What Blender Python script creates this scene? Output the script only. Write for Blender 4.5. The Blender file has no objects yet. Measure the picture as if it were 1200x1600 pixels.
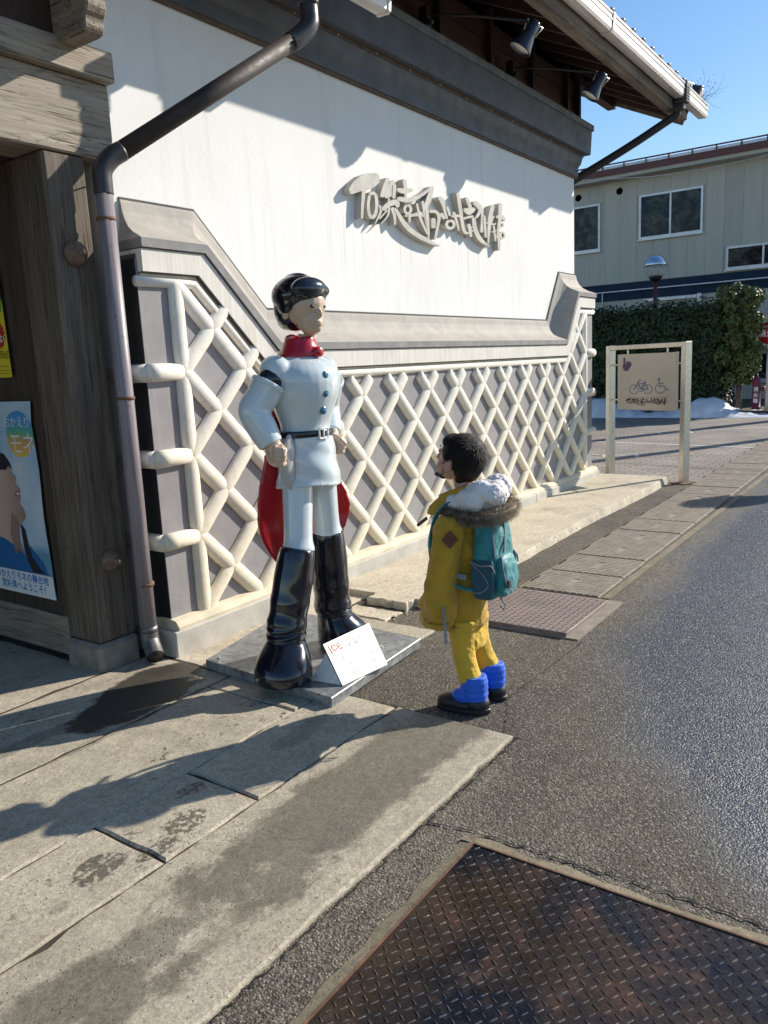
import bpy, bmesh, math, random, json, mathutils
from mathutils import Vector, Matrix, Quaternion
random.seed(7)
R_ = math.radians
scene = bpy.context.scene
COL = scene.collection

# ------------------------------------------------------------------ camera
cam_d = bpy.data.cameras.new('camera')
cam = bpy.data.objects.new('camera', cam_d)
COL.objects.link(cam)
RW = ((0.5720275089104392, -0.1784699924830178, 0.8005829069077288),
      (-0.8188357009981808, -0.06727523364926369, 0.5700720460824505),
      (-0.04788135166128936, -0.9816427581969668, -0.1846208857159433))
mw = Matrix(((RW[0][0], -RW[0][1], -RW[0][2], 0),
             (RW[1][0], -RW[1][1], -RW[1][2], 0),
             (RW[2][0], -RW[2][1], -RW[2][2], 1.5), (0, 0, 0, 1)))
cam.matrix_world = mw
cam_d.sensor_fit = 'VERTICAL'
cam_d.sensor_height = 36.0
cam_d.lens = 36.0 * 1230 / 1600
cam_d.clip_start = 0.05
cam_d.clip_end = 2000
scene.camera = cam

# ------------------------------------------------------------------ light
SUN_AZ, SUN_EL = R_(-28.0), R_(29.5)
world = bpy.data.worlds.new('World')
scene.world = world
world.use_nodes = True
wn = world.node_tree
bg = wn.nodes['Background']
sky = wn.nodes.new('ShaderNodeTexSky')
sky.sky_type = 'NISHITA'
sky.sun_disc = False
sky.sun_elevation = SUN_EL
sky.sun_rotation = math.pi / 2 - SUN_AZ
sky.air_density = 1.0
sky.dust_density = 0.2
sky.ozone_density = 2.0
hsv = wn.nodes.new('ShaderNodeHueSaturation'); hsv.inputs['Saturation'].default_value = 1.15
wn.links.new(sky.outputs[0], hsv.inputs['Color']); wn.links.new(hsv.outputs[0], bg.inputs[0])
bg.inputs[1].default_value = 0.122
sun_d = bpy.data.lights.new('sun', 'SUN')
sun_d.energy = 5.0
sun_d.angle = R_(0.53)
sun_d.color = (1.0, 0.925, 0.81)
sun = bpy.data.objects.new('sun', sun_d)
COL.objects.link(sun)
sd = Vector((math.cos(SUN_AZ) * math.cos(SUN_EL), math.sin(SUN_AZ) * math.cos(SUN_EL), math.sin(SUN_EL)))
sun.rotation_euler = sd.to_track_quat('Z', 'Y').to_euler()
scene.view_settings.view_transform = 'Standard'
scene.view_settings.look = 'None'
scene.view_settings.gamma = 1
scene.view_settings.use_curve_mapping = False
scene.view_settings.exposure = 0.37

# ------------------------------------------------------------------ node helper
class NT:
    def __init__(s, name):
        s.m = bpy.data.materials.new(name)
        s.m.use_nodes = True
        s.t = s.m.node_tree
        s.b = s.t.nodes['Principled BSDF']
        s._pos = None
    def new(s, typ, **kw):
        n = s.t.nodes.new(typ)
        for k, v in kw.items(): setattr(n, k, v)
        return n
    def link(s, a, b): s.t.links.new(a, b)
    def set(s, sock, v):
        if hasattr(v, 'is_output') or isinstance(v, bpy.types.NodeSocket): s.link(v, sock)
        else:
            if isinstance(v, (tuple, list)) and len(v) == 3 and sock.type == 'RGBA': v = (*v, 1)
            sock.default_value = v
    def pos(s):
        if s._pos is None: s._pos = s.new('ShaderNodeNewGeometry').outputs['Position']
        return s._pos
    def obj(s): return s.new('ShaderNodeTexCoord').outputs['Object']
    def rnd(s): return s.new('ShaderNodeObjectInfo').outputs['Random']
    def map(s, v, scale=(1, 1, 1), loc=(0, 0, 0), rot=(0, 0, 0)):
        n = s.new('ShaderNodeMapping'); s.set(n.inputs[0], v)
        n.inputs['Scale'].default_value = scale; n.inputs['Location'].default_value = loc; n.inputs['Rotation'].default_value = rot
        return n.outputs[0]
    def noise(s, scale, vec=None, detail=4, rough=.55, dist=0, out=0):
        n = s.new('ShaderNodeTexNoise'); s.set(n.inputs['Vector'], vec if vec is not None else s.pos())
        n.inputs['Scale'].default_value = scale; n.inputs['Detail'].default_value = detail
        n.inputs['Roughness'].default_value = rough; n.inputs['Distortion'].default_value = dist
        return n.outputs[out]
    def voro(s, scale, vec=None, feature='F1', out='Distance', rand=1):
        n = s.new('ShaderNodeTexVoronoi', feature=feature); s.set(n.inputs['Vector'], vec if vec is not None else s.pos())
        n.inputs['Scale'].default_value = scale
        n.inputs['Randomness'].default_value = rand
        return n.outputs[out]
    def ramp(s, f, lo, hi, a=0., b=1., smooth=False):
        n = s.new('ShaderNodeMapRange'); s.set(n.inputs[0], f)
        if smooth: n.interpolation_type = 'SMOOTHSTEP'
        n.inputs[1].default_value = lo; n.inputs[2].default_value = hi
        n.inputs[3].default_value = a; n.inputs[4].default_value = b
        return n.outputs[0]
    def mix(s, f, a, b, mode='MIX'):
        n = s.new('ShaderNodeMix', data_type='RGBA', blend_type=mode)
        s.set(n.inputs[0], f); s.set(n.inputs[6], a); s.set(n.inputs[7], b)
        return n.outputs[2]
    def math(s, op, a, b=0., c=0., clamp=False):
        n = s.new('ShaderNodeMath', operation=op); n.use_clamp = clamp
        s.set(n.inputs[0], a); s.set(n.inputs[1], b); s.set(n.inputs[2], c)
        return n.outputs[0]
    def sep(s, v=None):
        n = s.new('ShaderNodeSeparateXYZ'); s.set(n.inputs[0], v if v is not None else s.pos()); return n.outputs
    def mul(s, col, f):
        n = s.new('ShaderNodeHueSaturation'); s.set(n.inputs['Color'], col); s.set(n.inputs['Value'], f); return n.outputs[0]
    def bump(s, h, strength=.3, dist=.01, prev=None):
        n = s.new('ShaderNodeBump'); s.set(n.inputs['Height'], h)
        n.inputs['Strength'].default_value = strength; n.inputs['Distance'].default_value = dist
        if prev is not None: s.link(prev, n.inputs['Normal'])
        return n.outputs[0]
    def out(s, col=None, rough=None, normal=None, metal=None, **kw):
        if col is not None: s.set(s.b.inputs['Base Color'], col)
        if rough is not None: s.set(s.b.inputs['Roughness'], rough)
        if metal is not None: s.set(s.b.inputs['Metallic'], metal)
        if normal is not None: s.link(normal, s.b.inputs['Normal'])
        for k, v in kw.items(): s.set(s.b.inputs[k.replace('_', ' ')], v)
        return s.m

def simple(name, col, rough=.5, metal=0., var=.12, vs=6., bump=0., bs=80., **kw):
    n = NT(name)
    f = n.noise(vs, detail=5)
    c = n.mix(n.ramp(f, .3, .7), tuple(x * (1 - var) for x in col), tuple(min(1, x * (1 + var)) for x in col))
    nm = n.bump(n.noise(bs, detail=3), .5, bump) if bump else None
    r = n.ramp(n.noise(vs * 2.3, detail=3), .3, .7, max(0, rough - .08), min(1, rough + .08))
    return n.out(c, r, nm, metal, **kw)

# ------------------------------------------------------------------ mesh helpers
class MB:
    def __init__(s): s.v = []; s.f = []; s.sm = []
    def add(s, vs, fs, smooth=False):
        o = len(s.v); s.v += [tuple(p) for p in vs]; s.f += [tuple(i + o for i in f) for f in fs]; s.sm += [smooth] * len(fs); return s
    def box(s, x0, x1, y0, y1, z0, z1, M=None):
        vs = [(x, y, z) for z in (z0, z1) for y in (y0, y1) for x in (x0, x1)]
        if M is not None: vs = [tuple(M @ Vector(p)) for p in vs]
        return s.add(vs, [(0, 2, 3, 1), (4, 5, 7, 6), (0, 1, 5, 4), (1, 3, 7, 5), (3, 2, 6, 7), (2, 0, 4, 6)])
    def bar(s, a, b, w, h, up=(0, 0, 1)):
        a = Vector(a); b = Vector(b); d = (b - a).normalized(); up = Vector(up)
        x = d.cross(up).normalized(); y = x.cross(d).normalized()
        vs = []
        for p in (a, b):
            for sx, sy in ((-1, -1), (1, -1), (1, 1), (-1, 1)): vs.append(p + x * (sx * w / 2) + y * (sy * h / 2))
        return s.add(vs, [(3, 2, 1, 0), (4, 5, 6, 7), (0, 1, 5, 4), (1, 2, 6, 5), (2, 3, 7, 6), (3, 0, 4, 7)])
    def prism(s, poly, f0, f1, smooth=False, caps=True):
        # poly: list of 2d points; f0,f1: functions 2d->3d for the two faces
        n = len(poly); vs = [f0(*p) for p in poly] + [f1(*p) for p in poly]
        fs = [(i, (i + 1) % n, n + (i + 1) % n, n + i) for i in range(n)]
        if caps: fs += [tuple(range(n - 1, -1, -1)), tuple(range(n, 2 * n))]
        return s.add(vs, fs, smooth)
    def rings(s, rs, cap=True, smooth=True, closed=False):
        n = len(rs[0]); vs = [p for r in rs for p in r]; fs = []
        m = len(rs)
        for k in range(m if closed else m - 1):
            k2 = (k + 1) % m
            for i in range(n): fs.append((k * n + i, k * n + (i + 1) % n, k2 * n + (i + 1) % n, k2 * n + i))
        if cap and not closed: fs += [tuple(range(n - 1, -1, -1)), tuple((m - 1) * n + i for i in range(n))]
        return s.add(vs, fs, smooth)
    def tube(s, pts, rad, seg=12, cap=True, flat=1., ref=None, round_=False, smooth=True, closed=False):
        pts = [Vector(p) for p in pts]; n = len(pts)
        if not isinstance(rad, (list, tuple)): rad = [rad] * n
        rad = list(rad)
        if round_:
            d0 = (pts[0] - pts[1]).normalized(); d1 = (pts[-1] - pts[-2]).normalized(); r0, r1 = rad[0], rad[-1]
            pre = [(pts[0] + d0 * r0 * math.sin(a), r0 * max(.02, math.cos(a))) for a in (1.57, 1.2, .8, .4)]
            post = [(pts[-1] + d1 * r1 * math.sin(a), r1 * max(.02, math.cos(a))) for a in (.4, .8, 1.2, 1.57)]
            pts = [p for p, _ in pre] + pts + [p for p, _ in post]; rad = [r for _, r in pre] + rad + [r for _, r in post]; n = len(pts)
        rs = []; x = None
        for i in range(n):
            if closed: d = (pts[(i + 1) % n] - pts[i - 1]).normalized()
            else:
                d = (pts[min(i + 1, n - 1)] - pts[max(i - 1, 0)]).normalized()
            if x is None:
                r = Vector(ref) if ref is not None else (Vector((0, 0, 1)) if abs(d.z) < .9 else Vector((0, 1, 0)))
                x = (r - d * r.dot(d)).normalized()
            else: x = (x - d * x.dot(d)).normalized()
            y = d.cross(x)
            rs.append([pts[i] + (x * math.cos(2 * math.pi * k / seg) + y * (flat * math.sin(2 * math.pi * k / seg))) * rad[i] for k in range(seg)])
        return s.rings(rs, cap, smooth, closed)
    def lathe(s, prof, seg=20, M=None, smooth=True):
        rs = []
        for r, z in prof:
            ring = [Vector((r * math.cos(2 * math.pi * k / seg), r * math.sin(2 * math.pi * k / seg), z)) for k in range(seg)]
            if M is not None: ring = [M @ p for p in ring]
            rs.append(ring)
        return s.rings(rs, True, smooth)
    def ell(s, c, r, M=None, seg=20, rg=12):
        c = Vector(c); rs = []
        for j in range(rg + 1):
            a = -math.pi / 2 + math.pi * j / rg; q = max(.01, math.cos(a))
            ring = [Vector((r[0] * q * math.cos(2 * math.pi * k / seg), r[1] * q * math.sin(2 * math.pi * k / seg), r[2] * math.sin(a))) for k in range(seg)]
            rs.append([c + (M @ p if M is not None else p) for p in ring])
        return s.rings(rs)
    def mesh(s, name):
        me = bpy.data.meshes.new(name); me.from_pydata([tuple(p) for p in s.v], [], s.f)
        me.polygons.foreach_set('use_smooth', s.sm); me.update(); return me
    def obj(s, name, mat, parent=None, bevel=0, kind=None, fix=True):
        me = s.mesh(name)
        if fix:
            bm = bmesh.new(); bm.from_mesh(me); bmesh.ops.recalc_face_normals(bm, faces=bm.faces)
            if bevel:
                es = [e for e in bm.edges if len(e.link_faces) == 2 and e.calc_face_angle(0) > .5]
                bmesh.ops.bevel(bm, geom=es, offset=bevel, segments=1, affect='EDGES', profile=.5)
            bm.to_mesh(me); bm.free()
        return link(name, me, mat, parent, kind)

def link(name, me, mat, parent=None, kind=None):
    o = bpy.data.objects.new(name, me); COL.objects.link(o)
    if mat is not None:
        me.materials.clear(); me.materials.append(mat)
    if parent is not None: o.parent = parent
    if kind: o['kind'] = kind
    return o
def thing(name, label, cat, loc=(0, 0, 0), rz=0, group=None):
    o = bpy.data.objects.new(name, None); COL.objects.link(o); o.location = loc; o.rotation_euler = (0, 0, rz)
    o.empty_display_size = .1
    return tag(o, label, cat, group)
def tag(o, label, cat, group=None):
    o['label'] = label; o['category'] = cat
    if group: o['group'] = group
    return o
def struct(o): o['kind'] = 'structure'; return o
def cat_rom(P, k=4):
    P = [Vector(p) for p in P]; out = []
    for i in range(len(P) - 1):
        p0 = P[max(i - 1, 0)]; p1 = P[i]; p2 = P[i + 1]; p3 = P[min(i + 2, len(P) - 1)]
        for j in range(k):
            t = j / k
            out.append(.5 * ((2 * p1) + (p2 - p0) * t + (2 * p0 - 5 * p1 + 4 * p2 - p3) * t * t + (3 * p1 - p0 - 3 * p2 + p3) * t ** 3))
    out.append(P[-1]); return out
def evaluated(o):
    dg = bpy.context.evaluated_depsgraph_get(); dg.update()
    return bpy.data.meshes.new_from_object(o.evaluated_get(dg))
def fuse(mb, voxel=.006, smooth=6, tex=None):
    """join overlapping closed shapes into one continuous skin"""
    me = mb.mesh('tmp'); bm = bmesh.new(); bm.from_mesh(me); bmesh.ops.recalc_face_normals(bm, faces=bm.faces); bm.to_mesh(me); bm.free()
    o = bpy.data.objects.new('tmp', me); COL.objects.link(o)
    r = o.modifiers.new('r', 'REMESH'); r.mode = 'VOXEL'; r.voxel_size = voxel; r.use_smooth_shade = True
    if smooth:
        m = o.modifiers.new('s', 'SMOOTH'); m.factor = .5; m.iterations = smooth
    if tex:
        for (typ, sc, st) in tex:
            t = bpy.data.textures.new('folds', typ)
            t.noise_scale = sc
            if typ == 'CLOUDS': t.noise_depth = 2
            d = o.modifiers.new('d', 'DISPLACE'); d.texture = t; d.strength = st; d.mid_level = .5; d.texture_coords = 'LOCAL'
    me2 = evaluated(o); bpy.data.objects.remove(o); return me2
def text_mesh(s, size=1., bold=0., extrude=0., align='LEFT', spacing=1.):
    cu = bpy.data.curves.new('txt', 'FONT'); cu.body = s; cu.size = size; cu.offset = bold; cu.extrude = extrude
    cu.align_x = align; cu.space_character = spacing; cu.resolution_u = 3
    o = bpy.data.objects.new('txt', cu); COL.objects.link(o)
    me = evaluated(o); bpy.data.objects.remove(o); return me
def put_text(name, s, size, M, mat, parent, bold=0., align='LEFT', spacing=1.):
    me = text_mesh(s, size, bold, 0., align, spacing); me.transform(M)
    return link(name, me, mat, parent)
def jit(a): return random.uniform(-a, a)

# ================================================================== materials
def wood(name, axis, c1, c2, grain=1., rough=.75, bump=.004):
    n = NT(name)
    k = {'x': (1.1, 26, 26), 'y': (26, 1.1, 26), 'z': (26, 26, 1.1)}[axis]
    k2 = {'x': (.7, 9, 9), 'y': (9, .7, 9), 'z': (9, 9, .7)}[axis]
    v = n.map(n.pos(), k); v2 = n.map(n.pos(), k2)
    a = n.noise(1.6 * grain, v, 6, .65, .6); b = n.noise(1.0 * grain, v2, 4, .5, 1.8)
    col = n.mix(n.ramp(a, .32, .68), c1, c2)
    rings_ = n.math('FRACT', n.math('MULTIPLY', b, 9.))
    line = n.ramp(rings_, 0, .25, .55, 1)
    col = n.mix(n.ramp(rings_, .0, .22, .6, 0), col, tuple(x * .35 for x in c1))
    big = n.noise(1.3, detail=3)
    col = n.mul(col, n.ramp(big, .3, .7, .75, 1.2))
    crack = n.ramp(n.noise(3.2, v, 2, .4), .62, .70)
    col = n.mix(n.math('MULTIPLY', crack, .75), col, tuple(x * .22 for x in c1))
    h = n.math('ADD', n.math('MULTIPLY', a, .7), n.math('SUBTRACT', n.math('MULTIPLY', line, .35), crack))
    return n.out(col, rough, n.bump(h, .8, bump))

def m_plaster():
    n = NT('white_plaster')
    a = n.noise(1.6, detail=5); v = n.map(n.pos(), (9, 9, .55)); st = n.noise(1.5, v, 4)
    col = n.mix(n.ramp(a, .3, .75), (.78, .77, .74), (.84, .83, .81))
    col = n.mix(n.ramp(st, .55, .76, 0, .38), col, (.63, .61, .56))
    x, y, z = n.sep()
    # thin rust runs below the raised lettering
    v3 = n.map(n.pos(), (22, 1, .35)); rs = n.noise(1.7, v3, 2)
    m = n.math('MULTIPLY', n.ramp(x, 4.3, 4.6), n.ramp(x, 7.0, 6.6)); m = n.math('MULTIPLY', m, n.math('MULTIPLY', n.ramp(z, 2.55, 2.4), n.ramp(z, 2.0, 2.3)))
    col = n.mix(n.math('MULTIPLY', m, n.ramp(rs, .57, .68, 0, .38)), col, (.56, .40, .26))
    d = n.math('ADD', n.noise(35, detail=4), n.noise(4, detail=2))
    col = n.mix(n.ramp(n.noise(70, detail=2), .66, .74, 0, .25), col, (.5, .48, .45))
    return n.out(col, .85, n.bump(d, .35, .003))

def m_ridge():
    n = NT('cream_mortar')
    x, y, z = n.sep()
    a = n.noise(7, detail=6, rough=.65); b = n.noise(22, detail=6, rough=.72)
    low = n.ramp(n.math('ADD', z, n.math('MULTIPLY', a, .7)), 2.1, .5)
    col = n.mix(low, (.80, .77, .70), (.80, .71, .53))
    col = n.mix(n.ramp(b, .50, .74, 0, .55), col, (.62, .51, .34))
    col = n.mix(n.ramp(a, .6, .75, 0, .5), col, (.76, .74, .69))
    col = n.mix(n.ramp(n.noise(60, detail=3), .64, .72, 0, .5), col, (.32, .27, .2))
    return n.out(col, .8, n.bump(b, .5, .004))

def m_tile():
    n = NT('grey_wall_tile')
    a = n.noise(6, detail=6, rough=.65); v = n.map(n.pos(), (30, 30, 2)); s = n.noise(1.2, v, 4)
    col = n.mix(n.ramp(a, .3, .7), (.235, .22, .225), (.30, .285, .285))
    col = n.mix(n.ramp(s, .55, .8, 0, .35), col, (.40, .375, .345))
    col = n.mul(col, n.ramp(n.rnd(), 0, 1, .9, 1.1))
    return n.out(col, .7, n.bump(n.noise(45, detail=5), .3, .002))

def m_cap():
    n = NT('grey_coping_plaster')
    a = n.noise(5, detail=6, rough=.7); b = n.noise(24, detail=5, rough=.7)
    v = n.map(n.pos(), (14, 14, 1.2)); s = n.noise(1.4, v, 4)
    col = n.mix(n.ramp(a, .35, .65), (.33, .305, .275), (.42, .385, .34))
    col = n.mix(n.ramp(b, .52, .7, 0, .45), col, (.52, .45, .35))
    col = n.mix(n.ramp(s, .55, .75, 0, .6), col, (.30, .285, .27))
    return n.out(col, .75, n.bump(b, .35, .004))

def m_band():
    n = NT('stained_white_band')
    v = n.map(n.pos(), (34, 34, 1.5)); s = n.noise(1.3, v, 4); a = n.noise(4, detail=4)
    col = n.mix(n.ramp(s, .4, .72, 0, .8), (.74, .71, .65), (.58, .52, .42))
    col = n.mul(col, n.ramp(a, .3, .7, .9, 1.05))
    return n.out(col, .8, n.bump(n.noise(40, detail=4), .3, .002))

def blob(n, cx, cy, rx, ry, nz, amp=.5, rot=0.):
    v = n.map(n.pos(), (1 / rx, 1 / ry, 0), (0, 0, 0))
    m = n.new('ShaderNodeVectorMath', operation='DISTANCE')
    n.set(m.inputs[0], v); m.inputs[1].default_value = (cx / rx, cy / ry, 0)
    d = n.math('ADD', m.outputs['Value'], n.math('MULTIPLY', n.math('SUBTRACT', nz, .5), amp * 2))
    return n.ramp(d, 1.08, .9, 0, 1, True)

def m_slab(name, wetspots=(), c1=(.365, .32, .24), c2=(.48, .425, .325), wetn=None, dk=.42, long_wet=False, clusters=()):
    n = NT(name)
    a = n.noise(3.5, detail=6, rough=.65); b = n.noise(160, detail=4, rough=.8); c = n.noise(30, detail=6, rough=.75)
    col = n.mix(n.ramp(a, .3, .7), c1, c2)
    col = n.mul(col, n.ramp(b, .3, .7, .68, 1.32)); col = n.mul(col, n.ramp(c, .3, .7, .82, 1.18))
    pit = n.ramp(n.voro(55, n.map(n.pos(), (1, 1, 1))), .10, .2, 1, 0)
    pit = n.math('MULTIPLY', pit, n.ramp(n.noise(6, detail=2), .46, .58))
    col = n.mix(n.math('MULTIPLY', pit, .7), col, (.09, .08, .065))
    nz = n.noise(7, detail=8, rough=.72)
    grime = n.ramp(n.noise(1.7, detail=8, rough=.72), .52, .68, 0, .5); col = n.mix(grime, col, (.19, .16, .12))
    agg = n.voro(120, out='Color'); col = n.mul(col, n.ramp(n.sep(agg)[0], 0, 1, .84, 1.16))
    wet = None
    for s in wetspots:
        w = blob(n, *s[:4], nz, s[4] if len(s) > 4 else .45)
        if len(s) > 5: w = n.math('MULTIPLY', w, s[5])
        wet = w if wet is None else n.math('MAXIMUM', wet, w)
    # blotchy splashes
    if wet is not None and not isinstance(wet, bpy.types.NodeSocket): wet = None
    sp = n.ramp(n.noise(26, detail=4, rough=.6), .60, .63); sp = n.math('MULTIPLY', sp, n.ramp(n.noise(2.3, detail=3), .56, .62))
    for s in clusters:
        w = blob(n, *s[:4], nz, .8); dr = n.ramp(n.noise(48, detail=3, rough=.6, dist=.4), .44, .50, 0, 1)
        w = n.math('MULTIPLY', w, dr); wet = w if wet is None else n.math('MAXIMUM', wet, w)
    if long_wet:
        x, y, z = n.sep()
        m = n.noise(2.3, n.map(n.pos(), (1, 1.2, 0), (.9, 2.1, 0)), 10, .70, .5)
        m = n.math('ADD', m, n.ramp(n.math('ABSOLUTE', n.math('SUBTRACT', y, 1.59)), .10, .28, .10, -.22))
        m = n.math('ADD', m, n.ramp(x, 1.35, 1.9, 0, .06))
        w = n.ramp(m, .46, .60, 0, 1, True); w = n.math('MULTIPLY', w, n.ramp(nz, .3, .6, .75, 1))
        wet = w if wet is None else n.math('MAXIMUM', wet, w)
    wet = sp if wet is None else n.math('MAXIMUM', wet, n.math('MULTIPLY', sp, .8))
    col = n.mul(col, n.ramp(wet, 0, 1, 1, dk))
    h = n.math('SUBTRACT', n.math('ADD', n.math('MULTIPLY', b, .5), n.math('MULTIPLY', c, .9)), n.math('MULTIPLY', pit, .8))
    return n.out(col, n.ramp(wet, 0, 1, .88, .55), n.bump(h, .6, .004))

def m_asphalt():
    n = NT('asphalt')
    x, y, z = n.sep()
    g = n.voro(135, out='Color'); gd = n.voro(135); g2 = n.voro(230, out='Color')
    s1 = n.sep(g); s2 = n.sep(g2)
    big = n.noise(.9, detail=5); mid = n.noise(4, detail=7, rough=.7)
    fx = n.math('SUBTRACT', 1.55, n.math('MULTIPLY', 1.4, n.math('POWER', 2.718, n.math('MULTIPLY', n.math('SUBTRACT', x, 2.0), -.909))))
    wet = n.ramp(n.math('ADD', n.math('SUBTRACT', fx, y), n.math('MULTIPLY', n.math('SUBTRACT', big, .5), .7)), -.22, .26, 0, 1, True)
    base = n.mix(wet, (.128, .108, .082), (.044, .053, .076))
    base = n.mul(base, n.ramp(mid, .3, .7, .78, 1.22)); base = n.mul(base, n.ramp(n.noise(.6, detail=6, rough=.65, dist=.6), .35, .65, .74, 1.24))
    # pale dust gathered along the slab edge and round the covers
    ds_ = n.math('MULTIPLY', n.ramp(n.math('ABSOLUTE', n.math('SUBTRACT', y, 1.26)), .10, .0, 0, 1), n.ramp(x, 2.7, 2.4)); ds2 = n.math('MULTIPLY', n.ramp(n.math('ABSOLUTE', n.math('SUBTRACT', y, 1.52)), .20, .0), n.ramp(x, 3.6, 4.4))
    ds3 = n.math('MULTIPLY', n.ramp(n.math('ABSOLUTE', n.math('SUBTRACT', x, 2.0)), .07, .02), n.ramp(y, 1.2, 1.15)); ds4 = n.math('MULTIPLY', n.ramp(n.math('ABSOLUTE', n.math('SUBTRACT', y, 1.15)), .06, .02), n.ramp(x, 2.1, 2.0)); ds_ = n.math('MAXIMUM', n.math('MAXIMUM', ds_, ds2), n.math('MAXIMUM', ds3, ds4)); ds_ = n.math('MULTIPLY', ds_, n.ramp(n.noise(14, detail=6, rough=.7), .42, .62))
    base = n.mix(n.math('MULTIPLY', ds_, .55), base, (.27, .235, .175))
    col = n.mul(base, n.ramp(s1[0], 0, 1, .68, 1.32)); col = n.mul(col, n.ramp(s2[1], 0, 1, .75, 1.25))
    stone = n.ramp(s1[1], .84, .92)
    col = n.mix(n.math('MULTIPLY', stone, .6), col, (.36, .33, .28))
    gap = n.ramp(gd, .55, .8); col = n.mix(n.math('MULTIPLY', gap, .8), col, (.03, .028, .025))
    h = n.math('ADD', n.math('MULTIPLY', n.ramp(gd, 0, .7, 1, 0), n.ramp(s1[2], 0, 1, .5, 1)), n.math('MULTIPLY', n.noise(260, detail=2), .5))
    nm = n.bump(h, 1., .0036)
    rough = n.ramp(wet, 0, 1, .85, .4)
    return n.out(col, rough, nm, Specular_IOR_Level=n.ramp(wet, 0, 1, .35, .55))

def m_plate(name, c1, c2, c3, rough, metal=.0):
    n = NT(name)
    a = n.noise(2.1, detail=8, rough=.68, dist=.4); b = n.noise(9, detail=6, rough=.7); c = n.noise(110, detail=4, rough=.7)
    col = n.mix(n.ramp(a, .38, .58), c1, c2)
    col = n.mix(n.ramp(b, .54, .66, 0, .85), col, c3)
    col = n.mul(col, n.ramp(c, .25, .75, .6, 1.4)); dry = n.ramp(n.noise(3.4, n.map(n.pos(), (1, 1, 1), (3.1, .4, 0)), 8, .75), .60, .72, 0, .4); col = n.mix(dry, col, (.26, .19, .14))
    r = n.ramp(b, .35, .65, rough - .16, rough + .2)
    return n.out(col, r, n.bump(n.math('ADD', n.math('MULTIPLY', c, .5), b), .5, .0022), metal)

def m_brick():
    n = NT('brick_paving')
    t = n.new('ShaderNodeTexBrick'); n.set(t.inputs['Vector'], n.map(n.pos(), (1, 1, 1), rot=(0, 0, R_(90))))
    t.inputs['Color1'].default_value = (.30, .26, .22, 1); t.inputs['Color2'].default_value = (.235, .2, .175, 1); t.inputs['Mortar'].default_value = (.10, .09, .08, 1)
    t.inputs['Scale'].default_value = 1.; t.inputs['Mortar Size'].default_value = .008; t.inputs['Brick Width'].default_value = .22; t.inputs['Row Height'].default_value = .11
    col = n.mul(t.outputs[0], n.ramp(n.noise(1.1, detail=6), .3, .7, .75, 1.25)); col = n.mul(col, n.ramp(n.noise(60, detail=3), .3, .7, .85, 1.15))
    return n.out(col, .85, n.bump(t.outputs['Fac'], .6, -.006))

def m_leaf(name, a, b):
    n = NT(name)
    col = n.mix(n.ramp(n.noise(7, detail=3), .3, .7), a, b)
    col = n.mul(col, n.ramp(n.noise(45, detail=1), .3, .7, .7, 1.35))
    return n.out(col, .45, Specular_IOR_Level=.4)

MT = {}
MT['plaster'] = m_plaster(); MT['ridge'] = m_ridge(); MT['tile'] = m_tile(); MT['cap'] = m_cap(); MT['band'] = m_band()
MT['shade_tile'] = simple('shade_toned_return', (.022, .022, .024), .6, var=.3)  # shade of the left return is put into its tile colour
MT['joint'] = simple('dark_joint', (.10, .095, .09), .9)
MT['plinth'] = simple('plinth_concrete', (.50, .475, .42), .85, var=.16, vs=7, bump=.003)
MT['bevel'] = simple('cream_bevel', (.66, .58, .43), .8, var=.15, vs=9, bump=.003)
MT['cornice'] = simple('dark_grey_cornice', (.075, .078, .088), .62, var=.22, vs=5, bump=.002, bs=30)
MT['cornice_edge'] = simple('rusty_cornice_edge', (.11, .075, .05), .8, var=.35, vs=18)
MT['cornice_cap'] = simple('lead_cornice_cap', (.13, .13, .135), .6, var=.3, vs=9)
MT['wpost'] = wood('weathered_post_wood', 'z', (.075, .054, .038), (.175, .138, .104))
MT['wbeam'] = wood('weathered_beam_wood', 'x', (.24, .19, .14), (.42, .36, .285))
MT['wside'] = wood('brown_board_wood', 'z', (.04, .027, .018), (.085, .062, .043))
MT['wbeam_y'] = wood('carved_beam_wood', 'y', (.20, .155, .11), (.34, .28, .21))
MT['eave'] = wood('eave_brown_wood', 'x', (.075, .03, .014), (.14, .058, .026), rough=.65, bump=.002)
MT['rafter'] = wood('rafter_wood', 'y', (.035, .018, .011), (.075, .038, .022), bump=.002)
MT['fascia'] = wood('mildewed_fascia', 'x', (.10, .075, .055), (.27, .21, .155), grain=.5)
MT['rooftile'] = simple('black_roof_tile', (.045, .05, .06), .35, var=.25, vs=14)
def m_gutter():
    n = NT('aged_aluminium'); v = n.map(n.pos(), (1.2, 20, 20)); a = n.noise(1.5, v, 5)
    return n.out(n.mix(n.ramp(a, .3, .7), (.56, .50, .47), (.76, .71, .66)), n.ramp(a, .3, .7, .38, .55), n.bump(a, .2, .001), .35)
MT['gutter'] = m_gutter(); MT['lip'] = simple('dark_coping_lip', (.235, .225, .22), .75, var=.2, vs=8, bump=.002)
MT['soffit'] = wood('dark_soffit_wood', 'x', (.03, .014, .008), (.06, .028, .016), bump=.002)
MT['pipe'] = simple('dark_brown_pipe', (.028, .019, .018), .62, var=.2, vs=20)
MT['pipe_dark'] = simple('dark_fitting', (.035, .033, .038), .4)
def m_downpipe():
    n = NT('sun_faded_pipe'); v = n.map(n.pos(), (60, 60, 2.5)); a = n.noise(1.2, v, 5); b = n.noise(40, detail=4)
    x, y, z = n.sep()
    col = n.mix(n.ramp(a, .35, .7), (.20, .17, .185), (.31, .275, .29)); col = n.mix(n.ramp(b, .64, .72, 0, .6), col, (.12, .08, .06))
    return n.out(col, .42, n.bump(b, .15, .001))
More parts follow.
